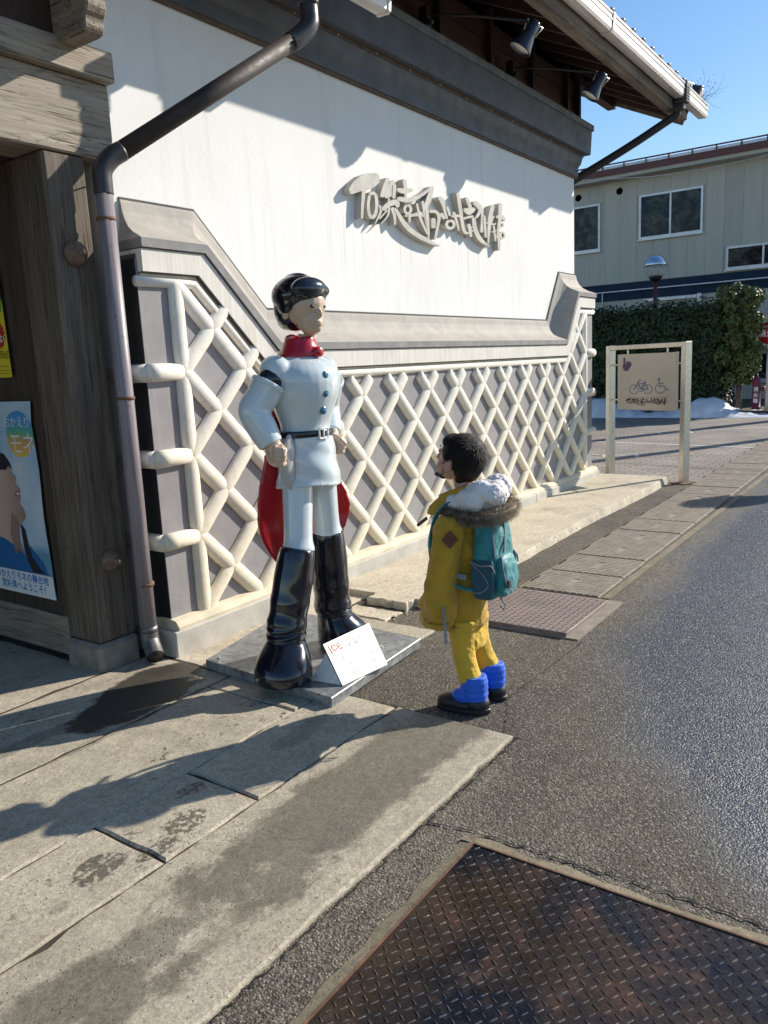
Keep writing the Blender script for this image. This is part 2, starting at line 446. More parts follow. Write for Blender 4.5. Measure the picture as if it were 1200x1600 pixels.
MT['downpipe'] = m_downpipe()
MT['rust'] = simple('rusty_iron', (.16, .085, .05), .8, var=.4, vs=30, bump=.003)
MT['rust_bolt'] = simple('rusted_dome_iron', (.155, .10, .07), .7, var=.4, vs=40, bump=.003)
MT['stone'] = simple('pillar_base_stone', (.24, .215, .18), .85, var=.3, vs=9, bump=.005)
MT['letter'] = simple('grey_letter_stone', (.50, .475, .42), .75, var=.18, vs=10, bump=.002)
MT['metal'] = simple('brushed_steel', (.60, .565, .49), .33, .92, var=.08, vs=20)
MT['lampblack'] = simple('navy_lamp_enamel', (.02, .023, .045), .25)
MT['glass_lens'] = simple('frosted_lens', (.75, .72, .62), .3)
MT['black'] = simple('black', (.015, .015, .015), .6)
MT['white'] = simple('white_paint', (.8, .8, .78), .5)
MT['asphalt'] = m_asphalt()
MT['slab'] = m_slab('stone_slab', [(2.12, 2.98, .36, .16, .5), (2.3, 3.1, .3, .17, .4), (1.5, 3.05, .55, .05, .8, .4), (1.95, 2.8, .5, .03, .8, .35)], dk=.15)
MT['slab_c'] = m_slab('stone_slab_mid', [(1.07, 1.97, .035, .022, .7, .45), (2.25, 2.08, .16, .05, 1., .35)], clusters=[(1.57, 1.99, .085, .06), (1.24, 2.03, .09, .06), (1.70, 2.14, .06, .035), (1.40, 1.95, .08, .03)], dk=.34)
MT['slab_d'] = m_slab('long_slab', [(1.42, 1.66, .09, .06, .9, .9), (1.15, 1.62, .10, .07, 1.2, .7)], (.355, .31, .23), (.46, .405, .31), dk=.40, long_wet=True)
MT['walkway'] = m_slab('walkway_concrete', [], (.50, .43, .32), (.60, .53, .41))
MT['frame_conc'] = m_slab('rough_frame_concrete', [], (.15, .125, .08), (.27, .23, .155))
MT['plate'] = m_plate('rusty_wet_plate', (.012, .015, .024), (.066, .042, .026), (.085, .040, .026), .25, .4)
MT['lug'] = m_plate('worn_tread_metal', (.13, .135, .15), (.22, .165, .12), (.18, .10, .065), .32, .6)
MT['plate2'] = m_plate('faded_plate', (.20, .155, .135), (.26, .20, .175), (.17, .15, .14), .6, .1)
MT['drain'] = simple('drain_concrete', (.27, .23, .185), .85, var=.2, vs=12, bump=.004)
MT['brick'] = m_brick()
MT['line'] = simple('worn_white_line', (.55, .52, .47), .8, var=.2, vs=25)
MT['snow'] = simple('old_snow', (.72, .74, .78), .6, var=.16, vs=5, bump=.03, bs=11)
MT['tar'] = simple('dark_gap', (.02, .018, .016), .95)  # even near-black colour for asphalt seams and lifting slots

# ================================================================== ground
gr = MB(); gr.add([(-300, -300, 0), (400, -300, 0), (400, 400, 0), (-300, 400, 0)], [(0, 1, 2, 3)])
road = gr.obj('road', MT['asphalt'], fix=False); struct(road)

def slab_piece(name, x0, x1, y0, y1, z, mat, parent, th=.04, e=.0035, step=.07, tilt=0., z1=None):
    """slab with uneven worn edges and a soft arris"""
    def edge(a, b, nrm):
        L = math.dist(a, b); k = max(2, int(L / step)); out = []
        for i in range(k):
            t = i / k; j = 0 if i == 0 else jit(e)
            if random.random() < .06 and i: j -= random.uniform(.004, .016)
            out.append((a[0] + (b[0] - a[0]) * t + nrm[0] * j, a[1] + (b[1] - a[1]) * t + nrm[1] * j))
        return out
    P = edge((x0, y0), (x1, y0), (0, -1)) + edge((x1, y0), (x1, y1), (1, 0)) + edge((x1, y1), (x0, y1), (0, 1)) + edge((x0, y1), (x0, y0), (-1, 0))
    cx, cy = (x0 + x1) / 2, (y0 + y1) / 2
    ins = [(x + (.008 if x < cx else -.008), y + (.008 if y < cy else -.008)) for x, y in P]
    zz = lambda x: z + ((z1 - z) * (x - x0) / (x1 - x0) if z1 is not None else 0)
    n = len(P)
    vs = [(x, y, zz(x) - th) for x, y in P] + [(x, y, zz(x) - .007) for x, y in P] + [(x, y, zz(x)) for x, y in ins]
    fs = []
    for r in (0, 1): fs += [(r * n + i, r * n + (i + 1) % n, (r + 1) * n + (i + 1) % n, (r + 1) * n + i) for i in range(n)]
    fs.append(tuple(2 * n + i for i in range(n)))
    mb = MB().add(vs, fs); o = mb.obj(name, mat, parent); return o

pave = bpy.data.objects.new('pavement', None); COL.objects.link(pave); struct(pave)
bedding = MB(); bedding.add([(-6, 1.325, .007), (2.64, 1.325, .007), (2.64, 2.58, .007), (3.92, 2.62, .007), (3.92, 3.3, .007), (2.2, 3.8, .007), (2.2, 9, .007), (-6, 9, .007)], [tuple(range(8))])
bedding.obj('bedding', simple('joint_dirt', (.060, .046, .032), .95, var=.4, vs=20), pave, fix=False)
T = .016
for a, b in ((-3.0, 2.662),): slab_piece('paving_slab', a, b, 1.315, 1.872, T, MT['slab_d'], pave)
for a, b in ((-3, .35), (.357, 1.372), (1.380, 1.785), (1.793, 2.652)): slab_piece('paving_slab', a, b, 1.881, 2.246, T + jit(.0015), MT['slab_c'], pave)
for a, b in ((-3, .62), (.632, 2.40), (2.41, 3.60)): slab_piece('paving_slab', a, b, 2.252, 2.803, T - .002, MT['slab'], pave, e=.004)
for a, b in ((-3, 1.2), (1.21, 2.568), (2.58, 3.38)): slab_piece('paving_slab', a, b, 2.812, 3.43 if a < 2 else 3.26, T - .006, MT['slab'] if a < 2.5 else MT['walkway'], pave, e=.004)
slab_piece('paving_slab', -3, 2.3, 3.44, 9, T - .008, MT['slab'], pave)
# broken kerb stones by the walkway's end
slab_piece('paving_slab', 3.39, 3.93, 2.98, 3.27, T, MT['walkway'], pave, e=.012)
slab_piece('paving_slab', 3.61, 3.80, 2.60, 2.96, T - .004, MT['walkway'], pave, e=.015)
slab_piece('broken_stone', 3.84, 3.97, 2.60, 2.90, .055, MT['walkway'], pave, th=.07, e=.012, step=.03)
slab_piece('broken_stone', 3.985, 4.06, 2.66, 2.80, .05, MT['stone'], pave, th=.06, e=.012, step=.03)
for i in range(26):
    x = random.uniform(3.6, 4.2); y = random.uniform(2.5, 2.66); r = random.uniform(.004, .016)
    MB().ell((x, y, r * .5), (r, r * .8, r * .7), seg=6, rg=4).obj('rubble', MT['walkway'], pave)

# raised concrete walkway along the wall
wk = MB()
N_ = 60; top = []; lo = []
for i in range(N_ + 1):
    x = 3.95 + (9.16 - 3.95) * i / N_; ztop = .052 + .03 * (x - 3.95) / 5.2
    yy = 2.50 + .035 * math.sin(x * 2.1) * .4 + jit(.006)
    top.append((x, yy + .012, ztop)); lo.append((x, yy - .012 + jit(.004), -.02))
vs = lo + [(x, y - .006, z - .012) for x, y, z in top] + top + [(x, 3.3 if x < 8.9 else 3.75, z) for x, y, z in top]
n = N_ + 1; fs = [(r * n + i, r * n + i + 1, (r + 1) * n + i + 1, (r + 1) * n + i) for r in range(3) for i in range(N_)]
wk.add(vs, fs)
wk.add([(9.16, 2.51, -.02), (9.16, 3.75, -.02), (9.16, 3.75, .082), (9.16, 2.51, .082)], [(0, 1, 2, 3)])
wk.add([(3.95, 2.51, -.02), (3.95, 3.3, -.02), (3.95, 3.3, .052), (3.95, 2.51, .052)], [(0, 1, 2, 3)])
struct(wk.obj('walkway', MT['walkway']))

# seams in the asphalt
seam = MB()
def crack(pts, w=.006):
    P = []
    for i in range(len(pts) - 1):
        a, b = pts[i], pts[i + 1]; k = max(2, int(math.dist(a, b) / .014))
        for j in range(k): t = j / k; P.append((a[0] + (b[0] - a[0]) * t + jit(.008), a[1] + (b[1] - a[1]) * t + jit(.008)))
    P.append(pts[-1]); L = []; Rr = []
    for i, p in enumerate(P):
        a = P[max(i - 1, 0)]; b = P[min(i + 1, len(P) - 1)]; d = Vector((b[0] - a[0], b[1] - a[1])).normalized(); ww = w * random.uniform(.1, 1.0) * .9
        L.append((p[0] - d.y * ww, p[1] + d.x * ww, .0045)); Rr.append((p[0] + d.y * ww, p[1] - d.x * ww, .0045))
    k = len(P); seam.add(L + Rr, [(i, i + 1, k + i + 1, k + i) for i in range(k - 1)])
crack([(2.668, 1.30), (2.675, 1.9), (2.67, 2.25), (3.62, 2.27)], .009)
crack([(1.9, 1.30), (2.668, 1.30)], .006)
crack([(1.99, 1.29), (2.02, 1.1), (2.035, .5), (2.03, -.6)], .006)
crack([(2.67, 1.36), (3.0, 1.5), (3.84, 1.47)], .003)
crack([(1.0, 1.305), (1.9, 1.30)], .004)
struct(seam.obj('asphalt_seams', MT['tar'], fix=False))

# rusty tread-plate manhole in the foreground
mh = thing('tread_plate_cover', 'large rusty wet steel tread plate set in the asphalt in the foreground', 'steel cover', (1.2, .4, 0))
def rel(mb, o): mb.v = [(p[0] - o.location[0], p[1] - o.location[1], p[2] - o.location[2]) for p in mb.v]; return mb
rel(MB().box(.2, 1.945, -1.1, 1.103, -.02, .012), mh).obj('plate', MT['plate'], mh)
lug = MB(); P_ = .0262
for i in range(int(1.1 / P_)):
    for j in range(int(1.75 / P_)):
        x = 1.93 - i * P_; y = 1.085 - j * P_
        if y < -.6 or x < .8: continue
        a = R_(62) if (i + j) % 2 else R_(-28)
        ca, sa = math.cos(a), math.sin(a); vs = []
        q_ = random.uniform(.86, 1.1)
        for (u, w, h) in ((-.0128, 0, .0122), (-.006, -.0024, .0122), (.006, -.0024, .0122), (.0128, 0, .0122), (.006, .0024, .0122), (-.006, .0024, .0122), (-.0065, 0, .0146), (.0065, 0, .0146)):
            vs.append((x + (u * ca - w * sa) * q_, y + (u * sa + w * ca) * q_, h))
        lug.add(vs, [(0, 1, 6), (1, 2, 7, 6), (2, 3, 7), (3, 4, 7), (4, 5, 6, 7), (5, 0, 6)], False)
rel(lug, mh).obj('tread_pattern', MT['lug'], mh, kind='stuff')
rim = MB(); rim.box(.2, 1.952, 1.1035, 1.1095, -.02, .016); rim.box(1.9455, 1.952, -1.1, 1.1030, -.02, .016); rel(rim, mh).obj('rim', MT['rust'], mh)
fr = MB()
k = 60
def strip(a, b, w0, w1, nrm):
    L = []; Rr = []
    for i in range(k + 1):
        t = i / k; x = a[0] + (b[0] - a[0]) * t; y = a[1] + (b[1] - a[1]) * t
        q = w1 * (.8 + .35 * mathutils.noise.noise(Vector((x * 9, y * 9, 0)))) + jit(.0012); L.append((x + nrm[0] * w0, y + nrm[1] * w0, .010)); Rr.append((x + nrm[0] * q, y + nrm[1] * q, .0042))
    fr.add(L + Rr, [(i, i + 1, k + 2 + i, k + 1 + i) for i in range(k)])
strip((2.0, 1.110), (.3, 1.110), 0, .05, (0, 1)); strip((1.9525, 1.155), (1.9525, -1.1), 0, .05, (1, 0))
rel(fr, mh).obj('concrete_surround', MT['frame_conc'], mh, fix=False)

# second cover further along
mc = thing('inspection_cover', 'faded reddish square steel cover lying in the asphalt behind the backpack', 'steel cover', (4.2, 1.87, 0))
fr = MB(); fr.box(-.37, .37, -.37, .37, -.02, .008); fr.obj('frame', MT['drain'], mc)
MB().box(-.36, .29, -.30, .36, .0, .03).obj('plate', MT['plate2'], mc, bevel=.002)
lg = MB()
for i in range(17):
    for j in range(17):
        x = -.34 + i * .038; y = -.28 + j * .038; a = R_(45 if (i + j) % 2 else -45)
        lg.bar((x - .011 * math.cos(a), y - .011 * math.sin(a), .031), (x + .011 * math.cos(a), y + .011 * math.sin(a), .031), .005, .003)
lg.obj('tread_pattern', MT['plate2'], mc, kind='stuff')

# drain covers
where = ['nearest to the faded steel cover', 'second from the faded steel cover', 'third from the faded steel cover', 'fourth from the faded steel cover', 'fifth from the faded steel cover',
         'sixth from the faded steel cover', 'seventh from the faded steel cover', 'eighth from the faded steel cover', 'ninth from the faded steel cover', 'beside the steel direction sign, tenth in the row']
dme = MB(); dme.box(-.236, .236, -.26, .26, -.02, .012); dme = dme
sl = MB()
for i in range(12):
    for j in range(11):
        if j == 5 and 4 <= i <= 7: continue
        x = -.212 + i * .0386; y = -.232 + j * .0464
        sl.box(x - .0145, x + .0145, y - .018, y + .018, .0122, .0165)
proto = None
for q in range(19):
    x = 4.83 + q * .487
    y = 1.925 + .004 * q
    if q < 9: lab = 'concrete gutter cover with small raised squares, ' + where[q]
    else: lab = 'concrete gutter cover in the distance, past the steel direction sign'
    if proto is None:
        t = thing('drain_cover', lab, 'drain cover', (x, y, 0), 0, 'concrete gutter covers in a row along the road edge')
        a = dme.obj('slab', MT['drain'], t, bevel=.004); b = sl.obj('raised_pattern', MT['drain'], t, kind='stuff')
        hmb = MB().box(-.06, .06, .262, .272, .004, .0145); hm = hmb.obj('lifting_slot', MT['tar'], t)
        proto = (t, a, b, hm)
    else:
        t = proto[0].copy(); COL.objects.link(t); t.location = (x, y, jit(.003)); t['label'] = lab; t.rotation_euler = (0, 0, jit(.01))
        for c in proto[1:]:
            d = c.copy(); COL.objects.link(d); d.parent = t
edge = MB().box(4.6, 30, 1.600, 1.645, -.02, .008); edge.box(4.6, 9.1, 2.195, 2.215, -.02, .006)
struct(edge.obj('gutter_edge', MT['frame_conc']))

# brick-paved car park
bp = MB(); bp.add([(9.12, 2.22, .008), (40, 2.4, .008), (40, 30, .008), (9.0, 30, .008), (9.0, 3.76, .008), (9.18, 3.76, .008), (9.18, 2.5, .008)], [tuple(range(7))])
struct(bp.obj('car_park', MT['brick'], fix=False))
ln = MB()
def wline(a, b, w):
    a = Vector((*a, 0)); b = Vector((*b, 0)); d = (b - a).normalized(); nn = Vector((-d.y, d.x, 0)) * w / 2; z = Vector((0, 0, .012))
    ln.add([a - nn + z, b - nn + z, b + nn + z, a + nn + z], [(0, 1, 2, 3)])
wline((13.16, 4.88), (12.70, 2.13), .09); wline((13.16, 4.88), (13.6, 7.6), .09)
wline((16.0, 2.5), (15.3, 3.57), .08)
struct(ln.obj('parking_line', MT['line'], fix=False))
ln = MB()
def sym(cx, cy, s, a):
    for (u0, v0, u1, v1) in ((-.5, 0, .5, 0), (-.5, .0, -.5, .45), (.1, 0, .1, .5), (.1, .5, .5, .35), (-.3, .25, .1, .25)):
        ca, sa = math.cos(a), math.sin(a)
        wline((cx + (u0 * ca - v0 * sa) * s, cy + (u0 * sa + v0 * ca) * s), (cx + (u1 * ca - v1 * sa) * s, cy + (u1 * sa + v1 * ca) * s), .06)
sym(11.5, 4.0, .75, R_(110)); sym(15.0, 4.2, .9, R_(110))
struct(ln.obj('parking_symbol', MT['line'], fix=False))
kb = MB().box(18.55, 18.68, 2.6, 12, 0, .13); kb.box(18.68, 24, 2.6, 14, -.02, .06); struct(kb.obj('planting_bed', simple('soil', (.07, .055, .04), .95, bump=.02, bs=12)))
kb = MB().box(18.55, 18.68, 2.6, 12, 0, .13)

# snow bank
sn = MB(); nx, ny = 18, 90; vs = []
import mathutils
for j in range(ny + 1):
    y = 2.3 + (9.6 - 2.3) * j / ny
    prof = .12 + .26 * max(0, mathutils.noise.noise(Vector((y * 1.1, 3.3, 0)))) + .12 * mathutils.noise.noise(Vector((y * 3.1, 1, 0)))
    prof += .24 * math.exp(-((y - 4.35) / .5) ** 2) + .25 * math.exp(-((y - 6.9) / .5) ** 2)
    if y < 3.9: prof *= max(0.15, (y - 2.2) / 1.9)
    for i in range(nx + 1):
        t = i / nx; x = 18.15 + 1.5 * t + .14 * mathutils.noise.noise(Vector((y * 1.7, 9, 1)))
        z = prof * math.sin(math.pi * min(1, t * 1.25)) ** .7 * (1 if t < .8 else 1) if t < .8 else prof * .1
        z += .05 * mathutils.noise.noise(Vector((x * 5, y * 5, 0))) * (1 if z > .04 else 0)
        vs.append((x, y, max(z, -.01)))
sn.add(vs, [(j * (nx + 1) + i, j * (nx + 1) + i + 1, (j + 1) * (nx + 1) + i + 1, (j + 1) * (nx + 1) + i) for j in range(ny) for i in range(nx)], True)
so = sn.obj('snow_bank', MT['snow'], kind='stuff'); tag(so, 'strip of old snow heaped along the foot of the hedge', 'snow')

# ================================================================== museum building
YW, XR = 3.46, 8.75
mus = thing('museum_building', 'white plastered building with grey diamond-tiled lower wall and black tiled roof', 'building', (2.66, 3.46, 0))
def mo(mb): mb.v = [(p[0] - 2.66, p[1] - 3.46, p[2]) for p in mb.v]; return mb
def mobj(mb, name, mat, **k): return mo(mb).obj(name, mat, mus, **k)
w = MB(); w.box(2.62, XR, YW, 9.5, 0, 4.42); w.box(2.30, 2.6195, YW, 3.50, 2.56, 4.42); mobj(w, 'plaster_wall', MT['plaster'])
w = MB(); w.box(2.62, XR - .03, YW + .03, 9.4, 4.4205, 5.0); 
# gable core hidden above the soffit
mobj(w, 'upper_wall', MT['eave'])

def zb(x):      # lower line of the white band under the coping
    if x < 3.01: return 1.98
    if x < 3.538: return 1.98 - (x - 3.01) / .528 * .514
    if x < 8.17: return 1.466
    if x < 8.50: return 1.466 + (x - 8.17) / .33 * .514
    return 1.98
YD = 3.322; XL, XD = 2.641, 8.93
# wall body behind tiles
poly = [(XL + .012, .1), (XD - .012, .1), (XD - .012, 2.1), (8.45, 2.1), (8.12, 1.6), (3.58, 1.6), (3.06, 2.1), (XL + .012, 2.1)]
w = MB(); w.prism(poly, lambda x, z: (x, YD + .006, z), lambda x, z: (x, YW - .002, z)); 
w.box(XL + .012, 2.75, YW - .002, 3.9, .1, 2.1); w.box(XD - .2, XD - .012, YW - .002, 5.8, .1, 2.1)
mobj(w, 'lower_wall', MT['joint'])
# plinth
w = MB(); w.box(2.60, 5.30, 3.247, 3.5, -.05, .148); w.box(5.304, 7.2, 3.247, 3.5, -.05, .148); w.box(7.204, 8.985, 3.247, 3.5, -.05, .148)
w.box(2.60, 2.8, 3.5, 3.9, -.05, .148); w.box(8.8, 8.985, 3.5, 5.8, -.05, .148)
mobj(w, 'plinth', MT['plinth'], bevel=.006)
w = MB(); sec = [(3.256, .148), (3.256, .166), (3.278, .196), (3.33, .206), (3.40, .206), (3.40, .148)]
w.prism(sec, lambda y, z: (2.635, y, z), lambda y, z: (8.955, y, z))
w.box(2.635, 2.7, 3.40, 3.9, .148, .2); w.box(8.9, 8.955, 3.4, 5.8, .148, .2)
mobj(w, 'cream_skirting', MT['bevel'])

# ---- lattice of mortar ridges and tiles
X0, DX, Z0, DZ = 2.872, .2229, 1.956, .2223     # k=0 -> z 1.956
node = lambda i, k: (X0 + i * DX, Z0 - k * DZ)
def ridge_mesh(L, r=.0475, seg=14):
    mb = MB(); pts = []; rad = []
    for t, q in ((-.06, .3), (-.045, .68), (-.02, .86), (.01, .93), (.06, .99), (.3, 1.02), (.5, 1.0), (.7, 1.02), (.94, .99), (.99, .93), (1.02, .86), (1.045, .68), (1.06, .3)):
        pts.append((t * L, 0, 0)); rad.append(r * q)
    mb.tube(pts, rad, seg, ref=(0, 0, 1)); return mb.mesh('mortar_ridge')
LD = math.hypot(DX, DZ)
rm_d = ridge_mesh(LD); rm_v = ridge_mesh(2 * DZ); rm_s = ridge_mesh(LD * .52)
YR = YD - .006
def ridge(me, x, z, ang, parent=mus, y=YR):
    if not me.materials: me.materials.append(MT['ridge'])
    o = bpy.data.objects.new('mortar_ridge', me); COL.objects.link(o); o.parent = parent
    o.location = (x - 2.66, y - 3.46 + jit(.0015), z); o.rotation_euler = (0, ang, 0)
    s = 1 + jit(.06); o.scale = (1, .72 + jit(.04), s); return o
ang = math.atan2(DZ, DX)
for i in range(0, 27):
    for k in range(0, 9):
        if (i + k) % 2: continue           # nodes live where i+k is even
        x, z = node(i, k)
        if k > 8: continue
        for s in (1, -1):
            i2, k2 = i + s, k + 1
            if not 0 <= i2 <= 26 or k2 > 8: continue
            x2, z2 = node(i2, k2)
            lim1 = zb(x) + .03; lim2 = zb(x2) + .03
            if z <= lim1 and z2 > .12: ridge(rm_d, x, z, ang if s > 0 else math.pi - ang)
            elif z > lim1 and z2 < zb(x2) - .06 and z2 > .12:       # stub rising to the band
                me = rm_s; xx = x2; zz = z2
                ridge(me, xx, zz, (math.pi + ang) if s > 0 else -ang)
for i in (0, 26):
    for k in range(0, 8, 2):
        x, z = node(i, k); ridge(rm_v, x, z, math.pi / 2)
# horizontal ridges across the corner panels, wrapping round the ends
for k in (2, 4, 6):
    x, z = node(0, k)
    w = MB(); w.tube([(x - .004, YR, z), (x - .02, YR, z), (2.70, YR, z), (XL, YR, z)], [.014, .045, .047, .048], 12, ref=(0, 0, 1)); mobj(w, 'mortar_ridge', MT['ridge'])
    w = MB(); w.tube([(XL, YR - .001, z), (XL, 3.42, z), (XL, 3.9, z)], [.0475, .047, .047], 12, ref=(0, 0, 1)); mobj(w, 'mortar_ridge', MT['ridge'])
    x, z = node(26, k)
    w = MB(); w.tube([(x + .004, YR, z), (x + .02, YR, z), (XD - .05, YR, z), (XD, YR, z)], [.014, .045, .047, .048], 12, ref=(0, 0, 1)); mobj(w, 'mortar_ridge', MT['ridge'])
    w = MB(); w.tube([(XD, YR - .001, z), (XD, 3.42, z), (XD, 5.8, z)], [.0475, .047, .047], 12, ref=(0, 0, 1)); mobj(w, 'mortar_ridge', MT['ridge'])
# top border ridge under the band
pts = [(XL - .01, 1.965), (3.003, 1.965), (3.53, 1.450), (8.178, 1.450), (8.508, 1.965), (XD + .01, 1.965)]
w = MB(); w.tube([(x, YR + .004, z) for x, z in pts], .028, 10, ref=(0, 1, 0)); mobj(w, 'border_ridge', MT['ridge'])

# tiles: diamonds between the ridges
def tile(poly, name='wall_tile', y=YD, th=.012):
    cx = sum(p[0] for p in poly) / len(poly); cz = sum(p[1] for p in poly) / len(poly)
    mb = MB(); mb.prism([(p[0] - cx, p[1] - cz) for p in poly], lambda a, b: (a, 0, b), lambda a, b: (a, th, b))
    o = mb.obj(name, MT['tile'], mus); o.location = (cx - 2.66, y - 3.46 + jit(.0015), cz)
    o.rotation_euler = (jit(.004), 0, jit(.004)); return o
dia = None
for i in range(0, 27):
    for k in range(-1, 9):
        if (i + k) % 2 == 0: continue      # cell centres
        cx, cz = node(i, k)
        if cz > zb(cx) + .12 or cz < .05: continue
        a, b = DX - .006, DZ - .006
        P = [(cx - a, cz), (cx, cz - b), (cx + a, cz), (cx, cz + b)]
        if i == 0: P = [(cx + .004, cz - b), (cx + a, cz), (cx + .004, cz + b)]
        elif i == 26: P = [(cx - .004, cz + b), (cx - a, cz), (cx - .004, cz - b)]
        if cz - b < .19:    # trim at the skirting
            Q = []
            for j in range(len(P)):
                p, q = P[j], P[(j + 1) % len(P)]
                if p[1] >= .19: Q.append(p)
                if (p[1] < .19) != (q[1] < .19): t = (.19 - p[1]) / (q[1] - p[1]); Q.append((p[0] + (q[0] - p[0]) * t, .19))
            P = Q
        # keep the tile tops under the coping
        if cx < 2.95 or cx > 8.56: fn = lambda p: 2.02 - p[1]
        elif cx < 3.56: fn = lambda p: (2.02 - (p[0] - 2.99) * .973) - p[1]
        elif cx < 8.14: fn = lambda p: 1.50 - p[1]
        else: fn = lambda p: (1.50 + (p[0] - 8.17) * 1.5) - p[1]
        Q = []
        for j in range(len(P)):
            p, q = P[j], P[(j + 1) % len(P)]; fp_, fq_ = fn(p), fn(q)
            if fp_ >= 0: Q.append(p)
            if (fp_ < 0) != (fq_ < 0): t = fp_ / (fp_ - fq_); Q.append((p[0] + (q[0] - p[0]) * t, p[1] + (q[1] - p[1]) * t))
        cut = len(Q) != 4 or any(abs(a_[0] - b_[0]) + abs(a_[1] - b_[1]) > 1e-6 for a_, b_ in zip(P, Q)); P = Q
        if len(P) < 3: continue
        if not cut and len(P) == 4 and 0 < i < 26 and cz - b >= .19:
            if dia is None: dia = tile(P)
            else:
                o = dia.copy(); COL.objects.link(o); o.location = (cx - 2.66, YD - 3.46 + jit(.0015), cz); o.rotation_euler = (jit(.005), 0, jit(.005))
        else: tile(P)
for (xa, xb) in ((XL + .002, X0 - .006), (node(26, 0)[0] + .006, XD - .002)):
    zs = [2.08, node(0, 2)[1], node(0, 4)[1], node(0, 6)[1], .19]
    for a, b in zip(zs, zs[1:]):
        tile([(xa, b + .004), (xb, b + .004), (xb, a - .004), (xa, a - .004)])
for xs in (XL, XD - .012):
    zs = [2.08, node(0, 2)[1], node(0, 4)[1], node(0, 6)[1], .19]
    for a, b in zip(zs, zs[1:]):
        w = MB(); w.box(xs, xs + .012, YD + .004, 3.9 if xs < 4 else 5.8, b + .004, a - .004); mobj(w, 'wall_tile', MT['shade_tile'] if xs < 4 else MT['tile'])

# ---- coping: profile swept along the stepped path
path = [((2.69, 3.95), (-.2, 0), (0, -1)), ((2.69, 3.46), (-.2, -1), (0, -1)), ((3.172, 3.46), (0, -1), (-.414, -1)), ((3.702, 3.46), (0, -1), (-.414, -1)),
        ((7.96, 3.46), (0, -1), (.532, -1)), ((8.293, 3.46), (0, -1), (.532, -1)), ((8.75, 3.46), (1, -1), (0, -1)), ((8.75, 5.8), (1, 0), (0, -1))]
zt = [2.376, 2.376, 2.376, 1.862, 1.862, 2.37, 2.37, 2.37]
def sweep(prof, name, mat):
    w = MB(); rs = []
    for ((x, y), (ox, oy), (dx, dz)), z in zip(path, zt):
        rs.append([(x + o * ox + d * dx, y + o * oy, z + d * dz) for o, d in prof])
    n = len(prof); vs = [p for r in rs for p in r]; fs = []
    for k in range(len(rs) - 1):
        for i in range(n): fs.append((k * n + i, k * n + (i + 1) % n, (k + 1) * n + (i + 1) % n, (k + 1) * n + i))
    fs += [tuple(range(n)), tuple((len(rs) - 1) * n + i for i in range(n))]
    w.add(vs, fs); o = mobj(w, name, mat); return o
sweep([(-.01, 0), (.012, 0), (.016, .012), (.024, .055), (.042, .10), (.072, .14), (.115, .17), (.16, .19), (.186, .203), (.190, .2055), (-.01, .2055)], 'coping', MT['cap'])
sweep([(-.01, .2058), (.190, .2058), (.190, .250), (-.01, .250)], 'coping_lip', MT['lip'])
sweep([(-.01, .2505), (.184, .2505), (.184, .256), (-.01, .256)], 'dark_joint_line', MT['joint'])
sweep([(-.01, .2565), (.177, .2565), (.177, .366), (-.01, .366)], 'white_band', MT['band'])
sweep([(-.01, .3665), (.170, .3665), (.170, .372), (-.01, .372)], 'dark_joint_line', MT['joint'])
sweep([(-.01, .3725), (.150, .3725), (.150, .398), (-.01, .398)], 'border_fillet', MT['bevel'])
# thin dark line where coping meets plaster
sweep([(-.005, -.014), (.006, -.014), (.006, -.0005), (-.005, -.0005)], 'dark_joint_line', MT['joint'])

# ---- dark cornice
path2 = [((2.0, 3.46), (0, -1)), ((XR, 3.46), (1, -1)), ((XR, 9.0), (1, 0))]
def csweep(prof, name, mat):
    w = MB(); rs = [[(x + o * ox, y + o * oy, z) for o, z in prof] for (x, y), (ox, oy) in path2]
    n = len(prof); vs = [p for r in rs for p in r]; fs = []
    for k in range(len(rs) - 1):
        for i in range(n): fs.append((k * n + i, k * n + (i + 1) % n, (k + 1) * n + (i + 1) % n, (k + 1) * n + i))
    fs += [tuple(range(n)), tuple((len(rs) - 1) * n + i for i in range(n))]
    w.add(vs, fs); return mobj(w, name, mat)
csweep([(-.01, 3.392), (.026, 3.392), (.026, 3.41), (-.01, 3.41)], 'cornice_edge', MT['cornice_edge'])
csweep([(-.01, 3.4105), (.034, 3.4105), (.036, 3.50), (.058, 3.54), (.074, 3.61), (-.01, 3.61)], 'cornice', MT['cornice'])
csweep([(-.01, 3.6105), (.082, 3.6105), (.082, 3.634), (-.01, 3.634)], 'cornice_edge', MT['cornice_edge'])
csweep([(-.01, 3.6345), (.138, 3.6345), (.149, 3.876), (-.01, 3.876)], 'cornice', MT['cornice'])
csweep([(-.01, 3.8765), (.166, 3.8765), (.166, 3.935), (-.01, 3.935)], 'cornice_cap', MT['cornice_cap'])
for q in range(14):
    w = MB(); w.ell((3.2 + q * .43, 3.46 - .084, 3.622), (.006, .004, .006), seg=6, rg=4); mobj(w, 'nail', MT['metal'])

# ---- boards above the cornice
x = 2.4; 
while x < XR - .05:
    w = MB(); x1 = min(x + .86, XR)
    for z0, z1, yy in ((3.94, 4.06, 3.425), (4.066, 4.20, 3.44), (4.206, 4.34, 3.43), (4.346, 4.47, 3.44)):
        w2 = MB(); w2.box(x + .03, x1 - .03, yy, 3.458, z0, z1); mobj(w2, 'wall_board', MT['eave'])
    w = MB(); w.box(x - .029, x + .029, 3.38, 3.458, 3.936, 4.45); mobj(w, 'stud', MT['rafter'])
    x += .86
w = MB(); w.box(XR - .05, XR + .01, 3.38, 3.458, 3.936, 4.45); mobj(w, 'stud', MT['rafter'])

